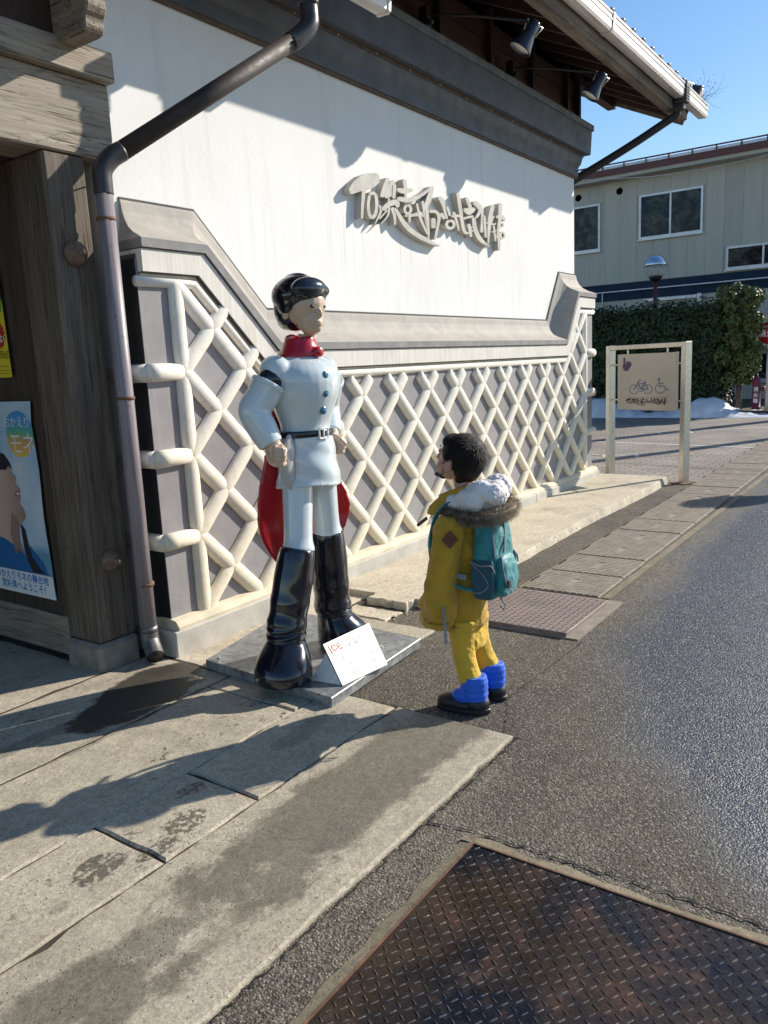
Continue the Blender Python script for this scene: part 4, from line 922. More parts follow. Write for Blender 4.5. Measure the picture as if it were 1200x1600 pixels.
# ---- raised lettering
DAT = json.loads('''{"L":[[[[4.52,2.643],[4.51,2.672],[4.566,2.728],[4.647,2.776],[4.745,2.81],[4.845,2.826],[4.879,2.812],[4.877,2.767],[4.8,2.721],[4.718,2.693],[4.646,2.676],[4.545,2.643]],[[4.686,2.701],[4.662,2.69],[4.657,2.666],[4.65,2.629],[4.643,2.594],[4.639,2.559],[4.635,2.524],[4.632,2.499],[4.644,2.496],[4.657,2.502],[4.662,2.526],[4.67,2.562],[4.678,2.597],[4.688,2.633],[4.699,2.669],[4.706,2.694]],[[4.742,2.665],[4.761,2.662],[4.774,2.668],[4.79,2.675],[4.794,2.676],[4.798,2.673],[4.807,2.664],[4.812,2.649],[4.813,2.626],[4.81,2.596],[4.803,2.571],[4.791,2.552],[4.776,2.536],[4.767,2.53],[4.77,2.53],[4.764,2.531],[4.755,2.537],[4.748,2.552],[4.745,2.574],[4.745,2.597],[4.75,2.621],[4.759,2.647],[4.766,2.665],[4.751,2.67],[4.732,2.663],[4.725,2.645],[4.715,2.618],[4.709,2.592],[4.708,2.568],[4.712,2.544],[4.719,2.525],[4.733,2.512],[4.757,2.505],[4.79,2.512],[4.812,2.528],[4.829,2.548],[4.841,2.572],[4.848,2.599],[4.851,2.631],[4.849,2.657],[4.842,2.675],[4.83,2.688],[4.81,2.697],[4.781,2.693],[4.758,2.683],[4.744,2.677]]],[[[4.99,2.819],[4.965,2.811],[4.947,2.786],[4.922,2.752],[4.903,2.724],[4.892,2.706],[4.885,2.691],[4.879,2.68],[4.892,2.669],[4.919,2.674],[4.933,2.683],[4.955,2.7],[4.974,2.722],[4.988,2.752],[4.999,2.787],[5.006,2.811]],[[5.052,2.809],[5.019,2.796],[5.002,2.777],[4.979,2.752],[4.963,2.734],[4.955,2.72],[4.942,2.7],[4.932,2.685],[4.939,2.672],[4.965,2.672],[4.991,2.681],[5.032,2.698],[5.067,2.723],[5.08,2.753],[5.079,2.781],[5.076,2.799]],[[5.069,2.786],[5.043,2.774],[5.03,2.685],[5.049,2.681],[5.07,2.689],[5.091,2.78]],[[4.894,2.58],[4.928,2.581],[4.945,2.592],[4.969,2.607],[4.993,2.619],[5.022,2.628],[5.055,2.636],[5.064,2.638],[5.059,2.641],[5.069,2.634],[5.077,2.626],[5.101,2.625],[5.121,2.636],[5.124,2.647],[5.123,2.666],[5.09,2.681],[5.042,2.674],[5.0,2.659],[4.963,2.644],[4.932,2.627],[4.905,2.609],[4.889,2.597]],[[4.986,2.678],[4.974,2.672],[4.973,2.642],[4.971,2.6],[4.961,2.565],[4.934,2.536],[4.896,2.508],[4.869,2.49],[4.87,2.487],[4.875,2.487],[4.905,2.504],[4.95,2.531],[4.984,2.563],[4.997,2.603],[4.999,2.646],[4.999,2.675]],[[4.961,2.591],[4.947,2.591],[4.855,2.523],[4.857,2.518],[4.867,2.518],[4.964,2.585]],[[5.024,2.62],[5.006,2.605],[5.012,2.596],[5.021,2.583],[5.029,2.569],[5.035,2.547],[5.04,2.52],[5.044,2.502],[5.057,2.499],[5.069,2.505],[5.071,2.525],[5.073,2.553],[5.072,2.578],[5.067,2.596],[5.058,2.61],[5.053,2.619]],[[4.861,2.615],[4.855,2.608],[4.86,2.6],[4.867,2.588],[4.865,2.574],[4.846,2.544],[4.816,2.505],[4.794,2.477],[4.796,2.476],[4.801,2.476],[4.829,2.502],[4.87,2.54],[4.897,2.573],[4.898,2.596],[4.884,2.609],[4.873,2.616]]],[[[5.197,2.839],[5.174,2.824],[5.191,2.767],[5.217,2.765],[5.24,2.778],[5.225,2.836]],[[5.096,2.752],[5.105,2.737],[5.124,2.735],[5.154,2.733],[5.191,2.735],[5.233,2.743],[5.274,2.755],[5.301,2.763],[5.313,2.78],[5.293,2.789],[5.265,2.784],[5.226,2.777],[5.196,2.772],[5.171,2.77],[5.143,2.768],[5.123,2.767]],[[5.214,2.762],[5.199,2.754],[5.195,2.712],[5.21,2.709],[5.226,2.716],[5.229,2.759]],[[5.095,2.69],[5.107,2.676],[5.138,2.675],[5.187,2.674],[5.24,2.678],[5.291,2.689],[5.341,2.705],[5.388,2.723],[5.432,2.742],[5.475,2.763],[5.511,2.782],[5.545,2.799],[5.576,2.815],[5.596,2.826],[5.591,2.839],[5.564,2.839],[5.546,2.828],[5.52,2.811],[5.489,2.795],[5.452,2.777],[5.409,2.759],[5.368,2.744],[5.324,2.732],[5.279,2.722],[5.24,2.715],[5.199,2.71],[5.153,2.707],[5.121,2.705]],[[5.224,2.659],[5.23,2.65],[5.237,2.649],[5.245,2.649],[5.25,2.648],[5.253,2.646],[5.257,2.643],[5.26,2.639],[5.26,2.635],[5.26,2.629],[5.258,2.624],[5.254,2.62],[5.249,2.616],[5.245,2.613],[5.24,2.611],[5.235,2.609],[5.231,2.609],[5.227,2.609],[5.221,2.61],[5.217,2.612],[5.214,2.615],[5.21,2.619],[5.209,2.623],[5.209,2.628],[5.211,2.633],[5.213,2.637],[5.218,2.641],[5.225,2.646],[5.231,2.65],[5.227,2.659],[5.207,2.659],[5.201,2.655],[5.191,2.649],[5.182,2.641],[5.177,2.633],[5.175,2.624],[5.174,2.617],[5.177,2.609],[5.182,2.603],[5.189,2.597],[5.199,2.593],[5.211,2.591],[5.225,2.59],[5.239,2.592],[5.253,2.596],[5.266,2.601],[5.276,2.608],[5.285,2.615],[5.291,2.623],[5.295,2.631],[5.296,2.64],[5.295,2.647],[5.29,2.654],[5.284,2.66],[5.274,2.665],[5.261,2.668],[5.249,2.668],[5.241,2.668]],[[5.188,2.579],[5.2,2.571],[5.223,2.574],[5.258,2.578],[5.297,2.584],[5.341,2.593],[5.391,2.604],[5.424,2.612],[5.434,2.629],[5.411,2.637],[5.379,2.628],[5.332,2.615],[5.291,2.604],[5.257,2.598],[5.223,2.593],[5.201,2.589]],[[5.253,2.603],[5.235,2.595],[5.235,2.539],[5.248,2.536],[5.262,2.542],[5.27,2.599]],[[5.062,2.615],[5.051,2.602],[5.079,2.574],[5.122,2.533],[5.169,2.497],[5.218,2.474],[5.272,2.457],[5.328,2.443],[5.392,2.429],[5.463,2.418],[5.528,2.411],[5.589,2.407],[5.648,2.406],[5.687,2.406],[5.691,2.408],[5.69,2.411],[5.656,2.418],[5.607,2.428],[5.553,2.439],[5.493,2.45],[5.426,2.462],[5.366,2.475],[5.314,2.489],[5.265,2.504],[5.22,2.524],[5.171,2.554],[5.12,2.591],[5.086,2.616]]],[[[5.362,2.69],[5.35,2.683],[5.358,2.656],[5.372,2.616],[5.392,2.578],[5.423,2.54],[5.462,2.502],[5.49,2.476],[5.502,2.477],[5.51,2.483],[5.487,2.51],[5.454,2.55],[5.427,2.588],[5.406,2.625],[5.389,2.663],[5.377,2.689]],[[5.443,2.719],[5.428,2.708],[5.435,2.687],[5.447,2.654],[5.46,2.614],[5.477,2.559],[5.495,2.494],[5.508,2.449],[5.521,2.447],[5.532,2.453],[5.525,2.499],[5.515,2.566],[5.504,2.623],[5.49,2.664],[5.475,2.696],[5.464,2.717]],[[5.337,2.607],[5.357,2.594],[5.421,2.603],[5.439,2.619],[5.424,2.631],[5.359,2.625]]],[[[5.603,2.848],[5.577,2.839],[5.562,2.818],[5.539,2.788],[5.516,2.757],[5.494,2.724],[5.469,2.686],[5.45,2.654],[5.44,2.63],[5.436,2.611],[5.434,2.599],[5.443,2.596],[5.455,2.599],[5.465,2.611],[5.481,2.629],[5.501,2.651],[5.529,2.681],[5.564,2.719],[5.592,2.755],[5.608,2.789],[5.616,2.82],[5.621,2.84]],[[5.505,2.665],[5.48,2.652],[5.481,2.628],[5.483,2.593],[5.487,2.559],[5.495,2.527],[5.504,2.495],[5.511,2.473],[5.524,2.471],[5.535,2.477],[5.534,2.5],[5.533,2.533],[5.532,2.566],[5.531,2.6],[5.531,2.636],[5.531,2.66]],[[5.538,2.651],[5.553,2.643],[5.577,2.646],[5.61,2.65],[5.631,2.65],[5.644,2.645],[5.655,2.636],[5.661,2.623],[5.659,2.603],[5.649,2.574],[5.638,2.545],[5.624,2.512],[5.608,2.477],[5.597,2.453],[5.609,2.448],[5.626,2.452],[5.64,2.476],[5.66,2.512],[5.678,2.545],[5.693,2.575],[5.707,2.606],[5.712,2.631],[5.703,2.651],[5.683,2.665],[5.655,2.674],[5.616,2.674],[5.577,2.668],[5.552,2.664]],[[5.6,2.612],[5.565,2.597],[5.564,2.535],[5.594,2.529],[5.626,2.542],[5.633,2.604]]],[[[5.695,2.782],[5.686,2.764],[5.695,2.758],[5.707,2.75],[5.717,2.74],[5.73,2.726],[5.746,2.706],[5.761,2.685],[5.775,2.664],[5.79,2.641],[5.799,2.626],[5.818,2.627],[5.832,2.635],[5.821,2.65],[5.806,2.672],[5.795,2.694],[5.793,2.716],[5.794,2.741],[5.788,2.763],[5.769,2.778],[5.745,2.785],[5.73,2.789]],[[5.824,2.724],[5.81,2.714],[5.845,2.654],[5.869,2.654],[5.885,2.665],[5.844,2.723]],[[5.718,2.662],[5.704,2.644],[5.756,2.618],[5.78,2.622],[5.792,2.634],[5.754,2.666]]],[[[5.845,2.62],[5.855,2.608],[5.865,2.608],[5.877,2.608],[5.884,2.608],[5.889,2.606],[5.894,2.603],[5.897,2.599],[5.898,2.595],[5.898,2.591],[5.895,2.586],[5.891,2.583],[5.885,2.578],[5.879,2.575],[5.872,2.573],[5.863,2.571],[5.856,2.57],[5.848,2.57],[5.84,2.571],[5.834,2.573],[5.83,2.575],[5.825,2.579],[5.824,2.583],[5.824,2.587],[5.826,2.592],[5.828,2.595],[5.834,2.599],[5.844,2.604],[5.852,2.608],[5.849,2.62],[5.825,2.622],[5.816,2.618],[5.802,2.611],[5.79,2.602],[5.782,2.592],[5.778,2.583],[5.778,2.575],[5.782,2.567],[5.79,2.559],[5.801,2.554],[5.815,2.55],[5.831,2.548],[5.849,2.548],[5.867,2.55],[5.886,2.553],[5.903,2.559],[5.917,2.566],[5.93,2.575],[5.939,2.583],[5.944,2.593],[5.945,2.602],[5.943,2.61],[5.936,2.618],[5.926,2.624],[5.912,2.629],[5.894,2.631],[5.877,2.631],[5.867,2.631]],[[5.877,2.65],[5.896,2.647],[5.91,2.65],[5.929,2.655],[5.945,2.659],[5.967,2.66],[5.995,2.662],[6.015,2.663],[6.03,2.672],[6.024,2.681],[6.004,2.681],[5.974,2.681],[5.944,2.679],[5.917,2.673],[5.896,2.666],[5.882,2.661]],[[5.916,2.696],[5.899,2.683],[5.912,2.668],[5.931,2.647],[5.948,2.626],[5.963,2.601],[5.977,2.574],[5.986,2.555],[6.001,2.554],[6.013,2.56],[6.007,2.58],[5.997,2.609],[5.986,2.635],[5.972,2.659],[5.956,2.682],[5.945,2.696]]],[[[6.0,2.856],[5.977,2.843],[5.986,2.81],[6.0,2.762],[6.012,2.716],[6.023,2.674],[6.034,2.63],[6.045,2.595],[6.059,2.571],[6.074,2.553],[6.095,2.541],[6.128,2.538],[6.155,2.544],[6.169,2.549],[6.175,2.557],[6.162,2.562],[6.148,2.56],[6.136,2.56],[6.132,2.562],[6.123,2.569],[6.11,2.584],[6.098,2.606],[6.089,2.64],[6.08,2.684],[6.07,2.727],[6.056,2.773],[6.04,2.821],[6.029,2.854]]],[[[6.15,2.838],[6.131,2.823],[6.18,2.757],[6.216,2.759],[6.24,2.775],[6.18,2.838]],[[6.099,2.74],[6.1,2.722],[6.113,2.715],[6.139,2.704],[6.192,2.702],[6.243,2.719],[6.278,2.739],[6.299,2.752],[6.3,2.77],[6.266,2.774],[6.237,2.768],[6.199,2.76],[6.185,2.758],[6.183,2.756],[6.158,2.753],[6.136,2.752]],[[6.262,2.816],[6.262,2.794],[6.278,2.789],[6.298,2.784],[6.313,2.778],[6.328,2.771],[6.343,2.764],[6.35,2.756],[6.337,2.739],[6.31,2.714],[6.289,2.696],[6.298,2.688],[6.321,2.689],[6.348,2.706],[6.387,2.732],[6.416,2.758],[6.42,2.782],[6.408,2.8],[6.389,2.814],[6.36,2.823],[6.328,2.828],[6.308,2.83]],[[6.081,2.66],[6.099,2.655],[6.256,2.691],[6.263,2.701],[6.248,2.707],[6.09,2.671]],[[6.173,2.632],[6.15,2.619],[6.186,2.526],[6.212,2.524],[6.233,2.535],[6.202,2.629]],[[6.263,2.692],[6.231,2.677],[6.235,2.651],[6.241,2.614],[6.256,2.579],[6.283,2.55],[6.319,2.524],[6.364,2.504],[6.427,2.489],[6.498,2.481],[6.546,2.476],[6.552,2.478],[6.553,2.481],[6.515,2.493],[6.461,2.512],[6.417,2.531],[6.384,2.55],[6.353,2.573],[6.329,2.597],[6.314,2.627],[6.304,2.663],[6.298,2.688]],[[6.227,2.61],[6.232,2.604],[6.237,2.603],[6.242,2.603],[6.245,2.603],[6.247,2.602],[6.25,2.6],[6.251,2.599],[6.252,2.597],[6.251,2.594],[6.25,2.592],[6.248,2.59],[6.245,2.588],[6.243,2.586],[6.24,2.585],[6.236,2.584],[6.234,2.584],[6.231,2.584],[6.228,2.585],[6.225,2.586],[6.223,2.587],[6.221,2.589],[6.22,2.591],[6.22,2.593],[6.221,2.596],[6.222,2.597],[6.225,2.599],[6.23,2.602],[6.234,2.604],[6.231,2.61],[6.216,2.611],[6.212,2.609],[6.205,2.605],[6.199,2.601],[6.195,2.596],[6.194,2.591],[6.194,2.586],[6.196,2.582],[6.2,2.579],[6.205,2.575],[6.212,2.573],[6.22,2.572],[6.23,2.572],[6.24,2.573],[6.249,2.575],[6.258,2.578],[6.265,2.582],[6.271,2.586],[6.275,2.591],[6.278,2.595],[6.278,2.6],[6.277,2.604],[6.274,2.608],[6.269,2.612],[6.262,2.614],[6.253,2.616],[6.245,2.616],[6.239,2.616]]],[[[6.433,2.788],[6.411,2.779],[6.38,2.585],[6.407,2.58],[6.436,2.59],[6.453,2.784]],[[6.456,2.729],[6.437,2.72],[6.454,2.548],[6.476,2.545],[6.497,2.553],[6.476,2.726]],[[6.423,2.663],[6.432,2.658],[6.509,2.666],[6.518,2.674],[6.51,2.679],[6.433,2.67]],[[6.63,2.839],[6.588,2.826],[6.569,2.795],[6.543,2.748],[6.522,2.695],[6.513,2.629],[6.509,2.554],[6.507,2.503],[6.522,2.5],[6.538,2.505],[6.554,2.558],[6.577,2.634],[6.599,2.699],[6.621,2.751],[6.644,2.797],[6.66,2.828]],[[6.639,2.749],[6.618,2.744],[6.601,2.723],[6.578,2.692],[6.571,2.668],[6.609,2.663],[6.651,2.672],[6.679,2.679],[6.683,2.687],[6.671,2.69],[6.644,2.684],[6.61,2.677],[6.604,2.676],[6.612,2.692],[6.634,2.721],[6.651,2.743]],[[6.636,2.667],[6.619,2.658],[6.652,2.534],[6.669,2.533],[6.684,2.539],[6.656,2.664]],[[6.594,2.604],[6.611,2.601],[6.699,2.623],[6.703,2.631],[6.69,2.635],[6.601,2.614]]],[[[6.772,2.873],[6.734,2.857],[6.733,2.831],[6.73,2.791],[6.725,2.749],[6.713,2.7],[6.698,2.646],[6.686,2.604],[6.681,2.582],[6.679,2.572],[6.679,2.565],[6.696,2.56],[6.719,2.565],[6.725,2.572],[6.734,2.584],[6.745,2.607],[6.76,2.649],[6.779,2.704],[6.793,2.754],[6.801,2.798],[6.806,2.839],[6.809,2.866]],[[6.679,2.741],[6.702,2.732],[6.73,2.735],[6.767,2.739],[6.787,2.74],[6.801,2.738],[6.823,2.731],[6.839,2.725],[6.86,2.727],[6.872,2.736],[6.866,2.746],[6.853,2.761],[6.821,2.773],[6.771,2.771],[6.726,2.763],[6.697,2.757]],[[6.777,2.701],[6.784,2.693],[6.791,2.694],[6.799,2.694],[6.803,2.693],[6.806,2.692],[6.809,2.691],[6.81,2.689],[6.811,2.687],[6.811,2.685],[6.81,2.683],[6.807,2.681],[6.804,2.679],[6.8,2.677],[6.796,2.676],[6.79,2.675],[6.786,2.674],[6.781,2.674],[6.776,2.675],[6.773,2.675],[6.77,2.677],[6.768,2.678],[6.766,2.68],[6.766,2.682],[6.767,2.685],[6.769,2.686],[6.772,2.688],[6.778,2.691],[6.784,2.693],[6.782,2.701],[6.764,2.702],[6.758,2.7],[6.75,2.696],[6.741,2.691],[6.736,2.685],[6.734,2.68],[6.734,2.675],[6.737,2.67],[6.742,2.666],[6.75,2.663],[6.759,2.661],[6.77,2.659],[6.782,2.66],[6.794,2.661],[6.806,2.663],[6.817,2.667],[6.827,2.671],[6.835,2.676],[6.841,2.681],[6.844,2.686],[6.844,2.692],[6.843,2.697],[6.838,2.701],[6.831,2.705],[6.822,2.707],[6.81,2.708],[6.799,2.708],[6.792,2.708]],[[6.798,2.627],[6.803,2.619],[6.809,2.618],[6.817,2.618],[6.821,2.617],[6.824,2.615],[6.828,2.611],[6.831,2.607],[6.832,2.603],[6.831,2.597],[6.829,2.593],[6.826,2.588],[6.821,2.584],[6.817,2.581],[6.813,2.58],[6.809,2.579],[6.807,2.578],[6.804,2.579],[6.799,2.58],[6.795,2.582],[6.791,2.584],[6.788,2.589],[6.786,2.593],[6.786,2.598],[6.788,2.603],[6.79,2.608],[6.795,2.611],[6.802,2.616],[6.807,2.619],[6.801,2.626],[6.782,2.625],[6.776,2.622],[6.767,2.616],[6.76,2.609],[6.756,2.602],[6.754,2.595],[6.754,2.588],[6.756,2.582],[6.76,2.576],[6.767,2.571],[6.776,2.567],[6.787,2.565],[6.8,2.564],[6.815,2.565],[6.828,2.569],[6.84,2.573],[6.849,2.579],[6.857,2.586],[6.862,2.592],[6.864,2.599],[6.865,2.607],[6.864,2.613],[6.86,2.619],[6.854,2.625],[6.845,2.629],[6.833,2.632],[6.822,2.633],[6.815,2.633]],[[6.723,2.642],[6.691,2.628],[6.716,2.463],[6.739,2.46],[6.761,2.468],[6.757,2.636]]]],"I":{"bicycle":[[[0.378,1.11],[0.381,1.106],[0.387,1.106],[0.395,1.105],[0.402,1.104],[0.408,1.103],[0.414,1.1],[0.42,1.098],[0.425,1.095],[0.43,1.092],[0.434,1.088],[0.438,1.084],[0.442,1.079],[0.444,1.075],[0.446,1.07],[0.448,1.065],[0.448,1.06],[0.448,1.055],[0.448,1.05],[0.446,1.046],[0.445,1.041],[0.442,1.036],[0.439,1.032],[0.435,1.028],[0.43,1.024],[0.426,1.021],[0.42,1.018],[0.415,1.015],[0.409,1.013],[0.402,1.011],[0.396,1.01],[0.389,1.01],[0.383,1.009],[0.376,1.01],[0.369,1.011],[0.363,1.012],[0.357,1.014],[0.351,1.016],[0.345,1.019],[0.34,1.023],[0.335,1.026],[0.331,1.03],[0.328,1.034],[0.325,1.039],[0.322,1.044],[0.321,1.049],[0.32,1.053],[0.319,1.058],[0.32,1.064],[0.321,1.068],[0.323,1.073],[0.325,1.078],[0.328,1.082],[0.332,1.087],[0.336,1.091],[0.341,1.094],[0.346,1.097],[0.352,1.1],[0.358,1.102],[0.365,1.104],[0.374,1.105],[0.381,1.106],[0.383,1.111],[0.379,1.114],[0.372,1.113],[0.363,1.112],[0.354,1.109],[0.346,1.107],[0.34,1.104],[0.334,1.1],[0.328,1.096],[0.323,1.091],[0.319,1.087],[0.315,1.081],[0.312,1.076],[0.31,1.07],[0.309,1.065],[0.309,1.059],[0.309,1.053],[0.31,1.047],[0.312,1.041],[0.315,1.036],[0.318,1.031],[0.322,1.025],[0.327,1.021],[0.333,1.017],[0.339,1.013],[0.345,1.01],[0.352,1.007],[0.359,1.005],[0.367,1.003],[0.374,1.002],[0.382,1.001],[0.39,1.002],[0.398,1.002],[0.405,1.004],[0.413,1.006],[0.42,1.008],[0.426,1.011],[0.432,1.015],[0.438,1.019],[0.443,1.023],[0.448,1.028],[0.451,1.033],[0.454,1.038],[0.457,1.044],[0.458,1.049],[0.459,1.055],[0.459,1.061],[0.458,1.066],[0.456,1.072],[0.454,1.078],[0.451,1.083],[0.447,1.088],[0.442,1.093],[0.437,1.097],[0.432,1.101],[0.425,1.105],[0.419,1.108],[0.412,1.11],[0.404,1.112],[0.396,1.113],[0.387,1.114],[0.382,1.114]],[[0.594,1.113],[0.597,1.109],[0.602,1.109],[0.61,1.108],[0.617,1.107],[0.622,1.105],[0.628,1.103],[0.634,1.101],[0.639,1.098],[0.644,1.095],[0.648,1.091],[0.652,1.087],[0.655,1.083],[0.658,1.078],[0.66,1.074],[0.661,1.069],[0.662,1.064],[0.662,1.059],[0.661,1.054],[0.66,1.05],[0.658,1.045],[0.656,1.04],[0.652,1.036],[0.649,1.032],[0.645,1.028],[0.64,1.025],[0.635,1.022],[0.629,1.02],[0.624,1.018],[0.618,1.016],[0.611,1.015],[0.605,1.014],[0.599,1.014],[0.592,1.014],[0.586,1.015],[0.58,1.017],[0.574,1.019],[0.568,1.021],[0.563,1.024],[0.558,1.027],[0.553,1.03],[0.549,1.034],[0.546,1.039],[0.543,1.043],[0.541,1.048],[0.539,1.052],[0.538,1.057],[0.538,1.062],[0.538,1.067],[0.539,1.072],[0.541,1.077],[0.543,1.081],[0.546,1.086],[0.55,1.09],[0.554,1.094],[0.558,1.097],[0.563,1.1],[0.569,1.103],[0.574,1.105],[0.582,1.107],[0.591,1.108],[0.597,1.109],[0.599,1.113],[0.594,1.117],[0.588,1.116],[0.579,1.114],[0.57,1.112],[0.563,1.11],[0.557,1.106],[0.551,1.103],[0.546,1.099],[0.541,1.094],[0.537,1.09],[0.534,1.085],[0.531,1.079],[0.529,1.074],[0.528,1.068],[0.527,1.062],[0.528,1.057],[0.529,1.051],[0.531,1.045],[0.533,1.04],[0.537,1.035],[0.541,1.03],[0.545,1.025],[0.551,1.021],[0.557,1.017],[0.563,1.014],[0.569,1.012],[0.576,1.009],[0.584,1.008],[0.591,1.007],[0.599,1.006],[0.606,1.006],[0.613,1.007],[0.621,1.008],[0.628,1.01],[0.634,1.013],[0.641,1.016],[0.647,1.019],[0.652,1.023],[0.657,1.027],[0.661,1.032],[0.665,1.037],[0.668,1.042],[0.67,1.048],[0.671,1.053],[0.672,1.059],[0.672,1.064],[0.671,1.07],[0.669,1.076],[0.667,1.081],[0.664,1.086],[0.66,1.091],[0.656,1.096],[0.651,1.1],[0.645,1.104],[0.639,1.107],[0.633,1.11],[0.626,1.113],[0.619,1.115],[0.611,1.116],[0.603,1.116],[0.598,1.117]],[[0.381,1.051],[0.392,1.052],[0.469,1.151],[0.464,1.157],[0.455,1.157],[0.377,1.058]],[[0.437,1.141],[0.433,1.134],[0.497,1.055],[0.507,1.055],[0.512,1.062],[0.447,1.14]],[[0.498,1.061],[0.505,1.054],[0.604,1.056],[0.608,1.062],[0.604,1.067],[0.504,1.068]],[[0.606,1.058],[0.61,1.064],[0.554,1.14],[0.545,1.14],[0.541,1.134],[0.597,1.059]],[[0.502,1.057],[0.513,1.059],[0.555,1.14],[0.549,1.146],[0.54,1.145],[0.496,1.064]],[[0.454,1.123],[0.459,1.118],[0.548,1.121],[0.552,1.126],[0.547,1.131],[0.458,1.128]],[[0.446,1.162],[0.451,1.158],[0.503,1.16],[0.506,1.164],[0.502,1.168],[0.45,1.168]],[[0.524,1.145],[0.529,1.14],[0.577,1.142],[0.58,1.147],[0.576,1.151],[0.529,1.15]],[[0.47,1.038],[0.475,1.033],[0.512,1.033],[0.517,1.039],[0.512,1.044],[0.475,1.044]]],"wheelchair":[[[0.761,1.193],[0.758,1.191],[0.753,1.187],[0.746,1.18],[0.742,1.174],[0.746,1.169],[0.754,1.165],[0.76,1.162],[0.763,1.161],[0.767,1.163],[0.772,1.166],[0.779,1.17],[0.782,1.175],[0.778,1.181],[0.77,1.187],[0.765,1.191]],[[0.763,1.17],[0.756,1.166],[0.76,1.095],[0.768,1.092],[0.776,1.095],[0.77,1.167]],[[0.763,1.128],[0.768,1.123],[0.834,1.123],[0.838,1.128],[0.834,1.133],[0.767,1.133]],[[0.763,1.095],[0.768,1.09],[0.845,1.09],[0.85,1.095],[0.845,1.101],[0.768,1.101]],[[0.843,1.099],[0.839,1.092],[0.875,1.046],[0.883,1.046],[0.887,1.052],[0.851,1.098]],[[0.877,1.048],[0.884,1.044],[0.912,1.055],[0.913,1.06],[0.908,1.063],[0.878,1.054]],[[0.742,1.12],[0.735,1.12],[0.726,1.111],[0.715,1.097],[0.707,1.082],[0.706,1.066],[0.709,1.049],[0.718,1.034],[0.734,1.023],[0.756,1.015],[0.777,1.011],[0.797,1.012],[0.817,1.018],[0.834,1.026],[0.845,1.037],[0.852,1.05],[0.856,1.058],[0.853,1.062],[0.847,1.061],[0.842,1.053],[0.835,1.042],[0.825,1.033],[0.812,1.027],[0.794,1.022],[0.777,1.021],[0.76,1.024],[0.741,1.031],[0.728,1.04],[0.722,1.052],[0.719,1.067],[0.719,1.08],[0.726,1.093],[0.736,1.106],[0.744,1.115]]],"hand":[[[0.228,1.439],[0.213,1.432],[0.211,1.35],[0.229,1.342],[0.247,1.349],[0.243,1.431]],[[0.195,1.344],[0.197,1.328],[0.206,1.316],[0.225,1.297],[0.265,1.287],[0.301,1.3],[0.322,1.321],[0.333,1.335],[0.332,1.352],[0.311,1.361],[0.289,1.359],[0.261,1.358],[0.252,1.36],[0.252,1.356],[0.232,1.352],[0.214,1.351]],[[0.272,1.394],[0.259,1.388],[0.259,1.338],[0.273,1.332],[0.288,1.338],[0.286,1.387]],[[0.304,1.393],[0.291,1.387],[0.292,1.338],[0.305,1.332],[0.318,1.337],[0.317,1.386]],[[0.331,1.379],[0.319,1.375],[0.314,1.338],[0.325,1.332],[0.337,1.336],[0.342,1.372]],[[0.205,1.298],[0.206,1.291],[0.219,1.286],[0.238,1.278],[0.259,1.274],[0.279,1.278],[0.295,1.286],[0.306,1.291],[0.306,1.296],[0.3,1.298],[0.288,1.294],[0.273,1.289],[0.259,1.287],[0.244,1.29],[0.226,1.296],[0.212,1.301]]],"line":[[[0.204,0.958],[0.918,0.972],[0.918,0.969],[0.204,0.955]]]}}''')
sg = thing('wall_lettering', 'thick grey brush-style Japanese letters spelling the museum name on the white wall', 'lettering', (5.5, 3.46, 2.55), 0)
def area(P): return sum(P[i][0] * P[(i + 1) % len(P)][1] - P[(i + 1) % len(P)][0] * P[i][1] for i in range(len(P))) / 2
cnt = 0
for ch in DAT['L']:
    w = MB()
    for st in ch:
        cnt += 1; y0 = 3.402 + .0006 * (cnt % 6); kf = 3.402 / 3.37
        w.prism([(x * kf - 5.5, 1.5 + (z - 1.5) * kf - 2.55) for x, z in st], lambda x, z: (x, y0 - 3.46, z), lambda x, z: (x, -.001, z))
    w.obj('letter', MT['letter'], sg)

# ================================================================== gate on the left
gate = thing('timber_gate', 'old weathered timber gate with heavy beams, iron-studded pillar and tiled roof at the left', 'gate', (2.3, 3.5, 0))
def gobj(w, name, mat, **k): return rel(w, gate).obj(name, mat, gate, **k)
w = MB(); w.box(2.283, 2.508, 3.450, 3.72, .152, 2.545); gobj(w, 'pillar', MT['wpost'], bevel=.012)
w = MB(); w.box(2.262, 2.512, 3.433, 3.735, -.02, .150); gobj(w, 'pillar_base', MT['stone'], bevel=.02)
for z, r in ((2.09, .062), (.575, .058)):
    d = MB(); M = Matrix.Translation((2.395, 3.450, z)) @ Matrix.Rotation(math.pi / 2, 4, 'X')
    d.lathe([(r, 0), (r, .008), (r * .96, .016), (r * .8, .032), (r * .5, .046), (r * .3, .052), (.001, .054)], 24, M); b = gobj(d, 'iron_boss', MT['rust_bolt'])
    d = MB(); d.lathe([(.010, .05), (.017, .054), (.017, .062), (.012, .066), (.014, .082), (.001, .084)], 12, M); d = rel(d, gate).obj('pin', MT['rust_bolt'], b)
w = MB(); w.box(-3, 2.680, 3.440, 3.70, 2.547, 2.897); gobj(w, 'lintel', MT['wbeam'], bevel=.008)
w = MB(); w.box(-3, 2.687, 3.387, 3.70, 2.899, 3.035); gobj(w, 'upper_beam', MT['wbeam'], bevel=.006)
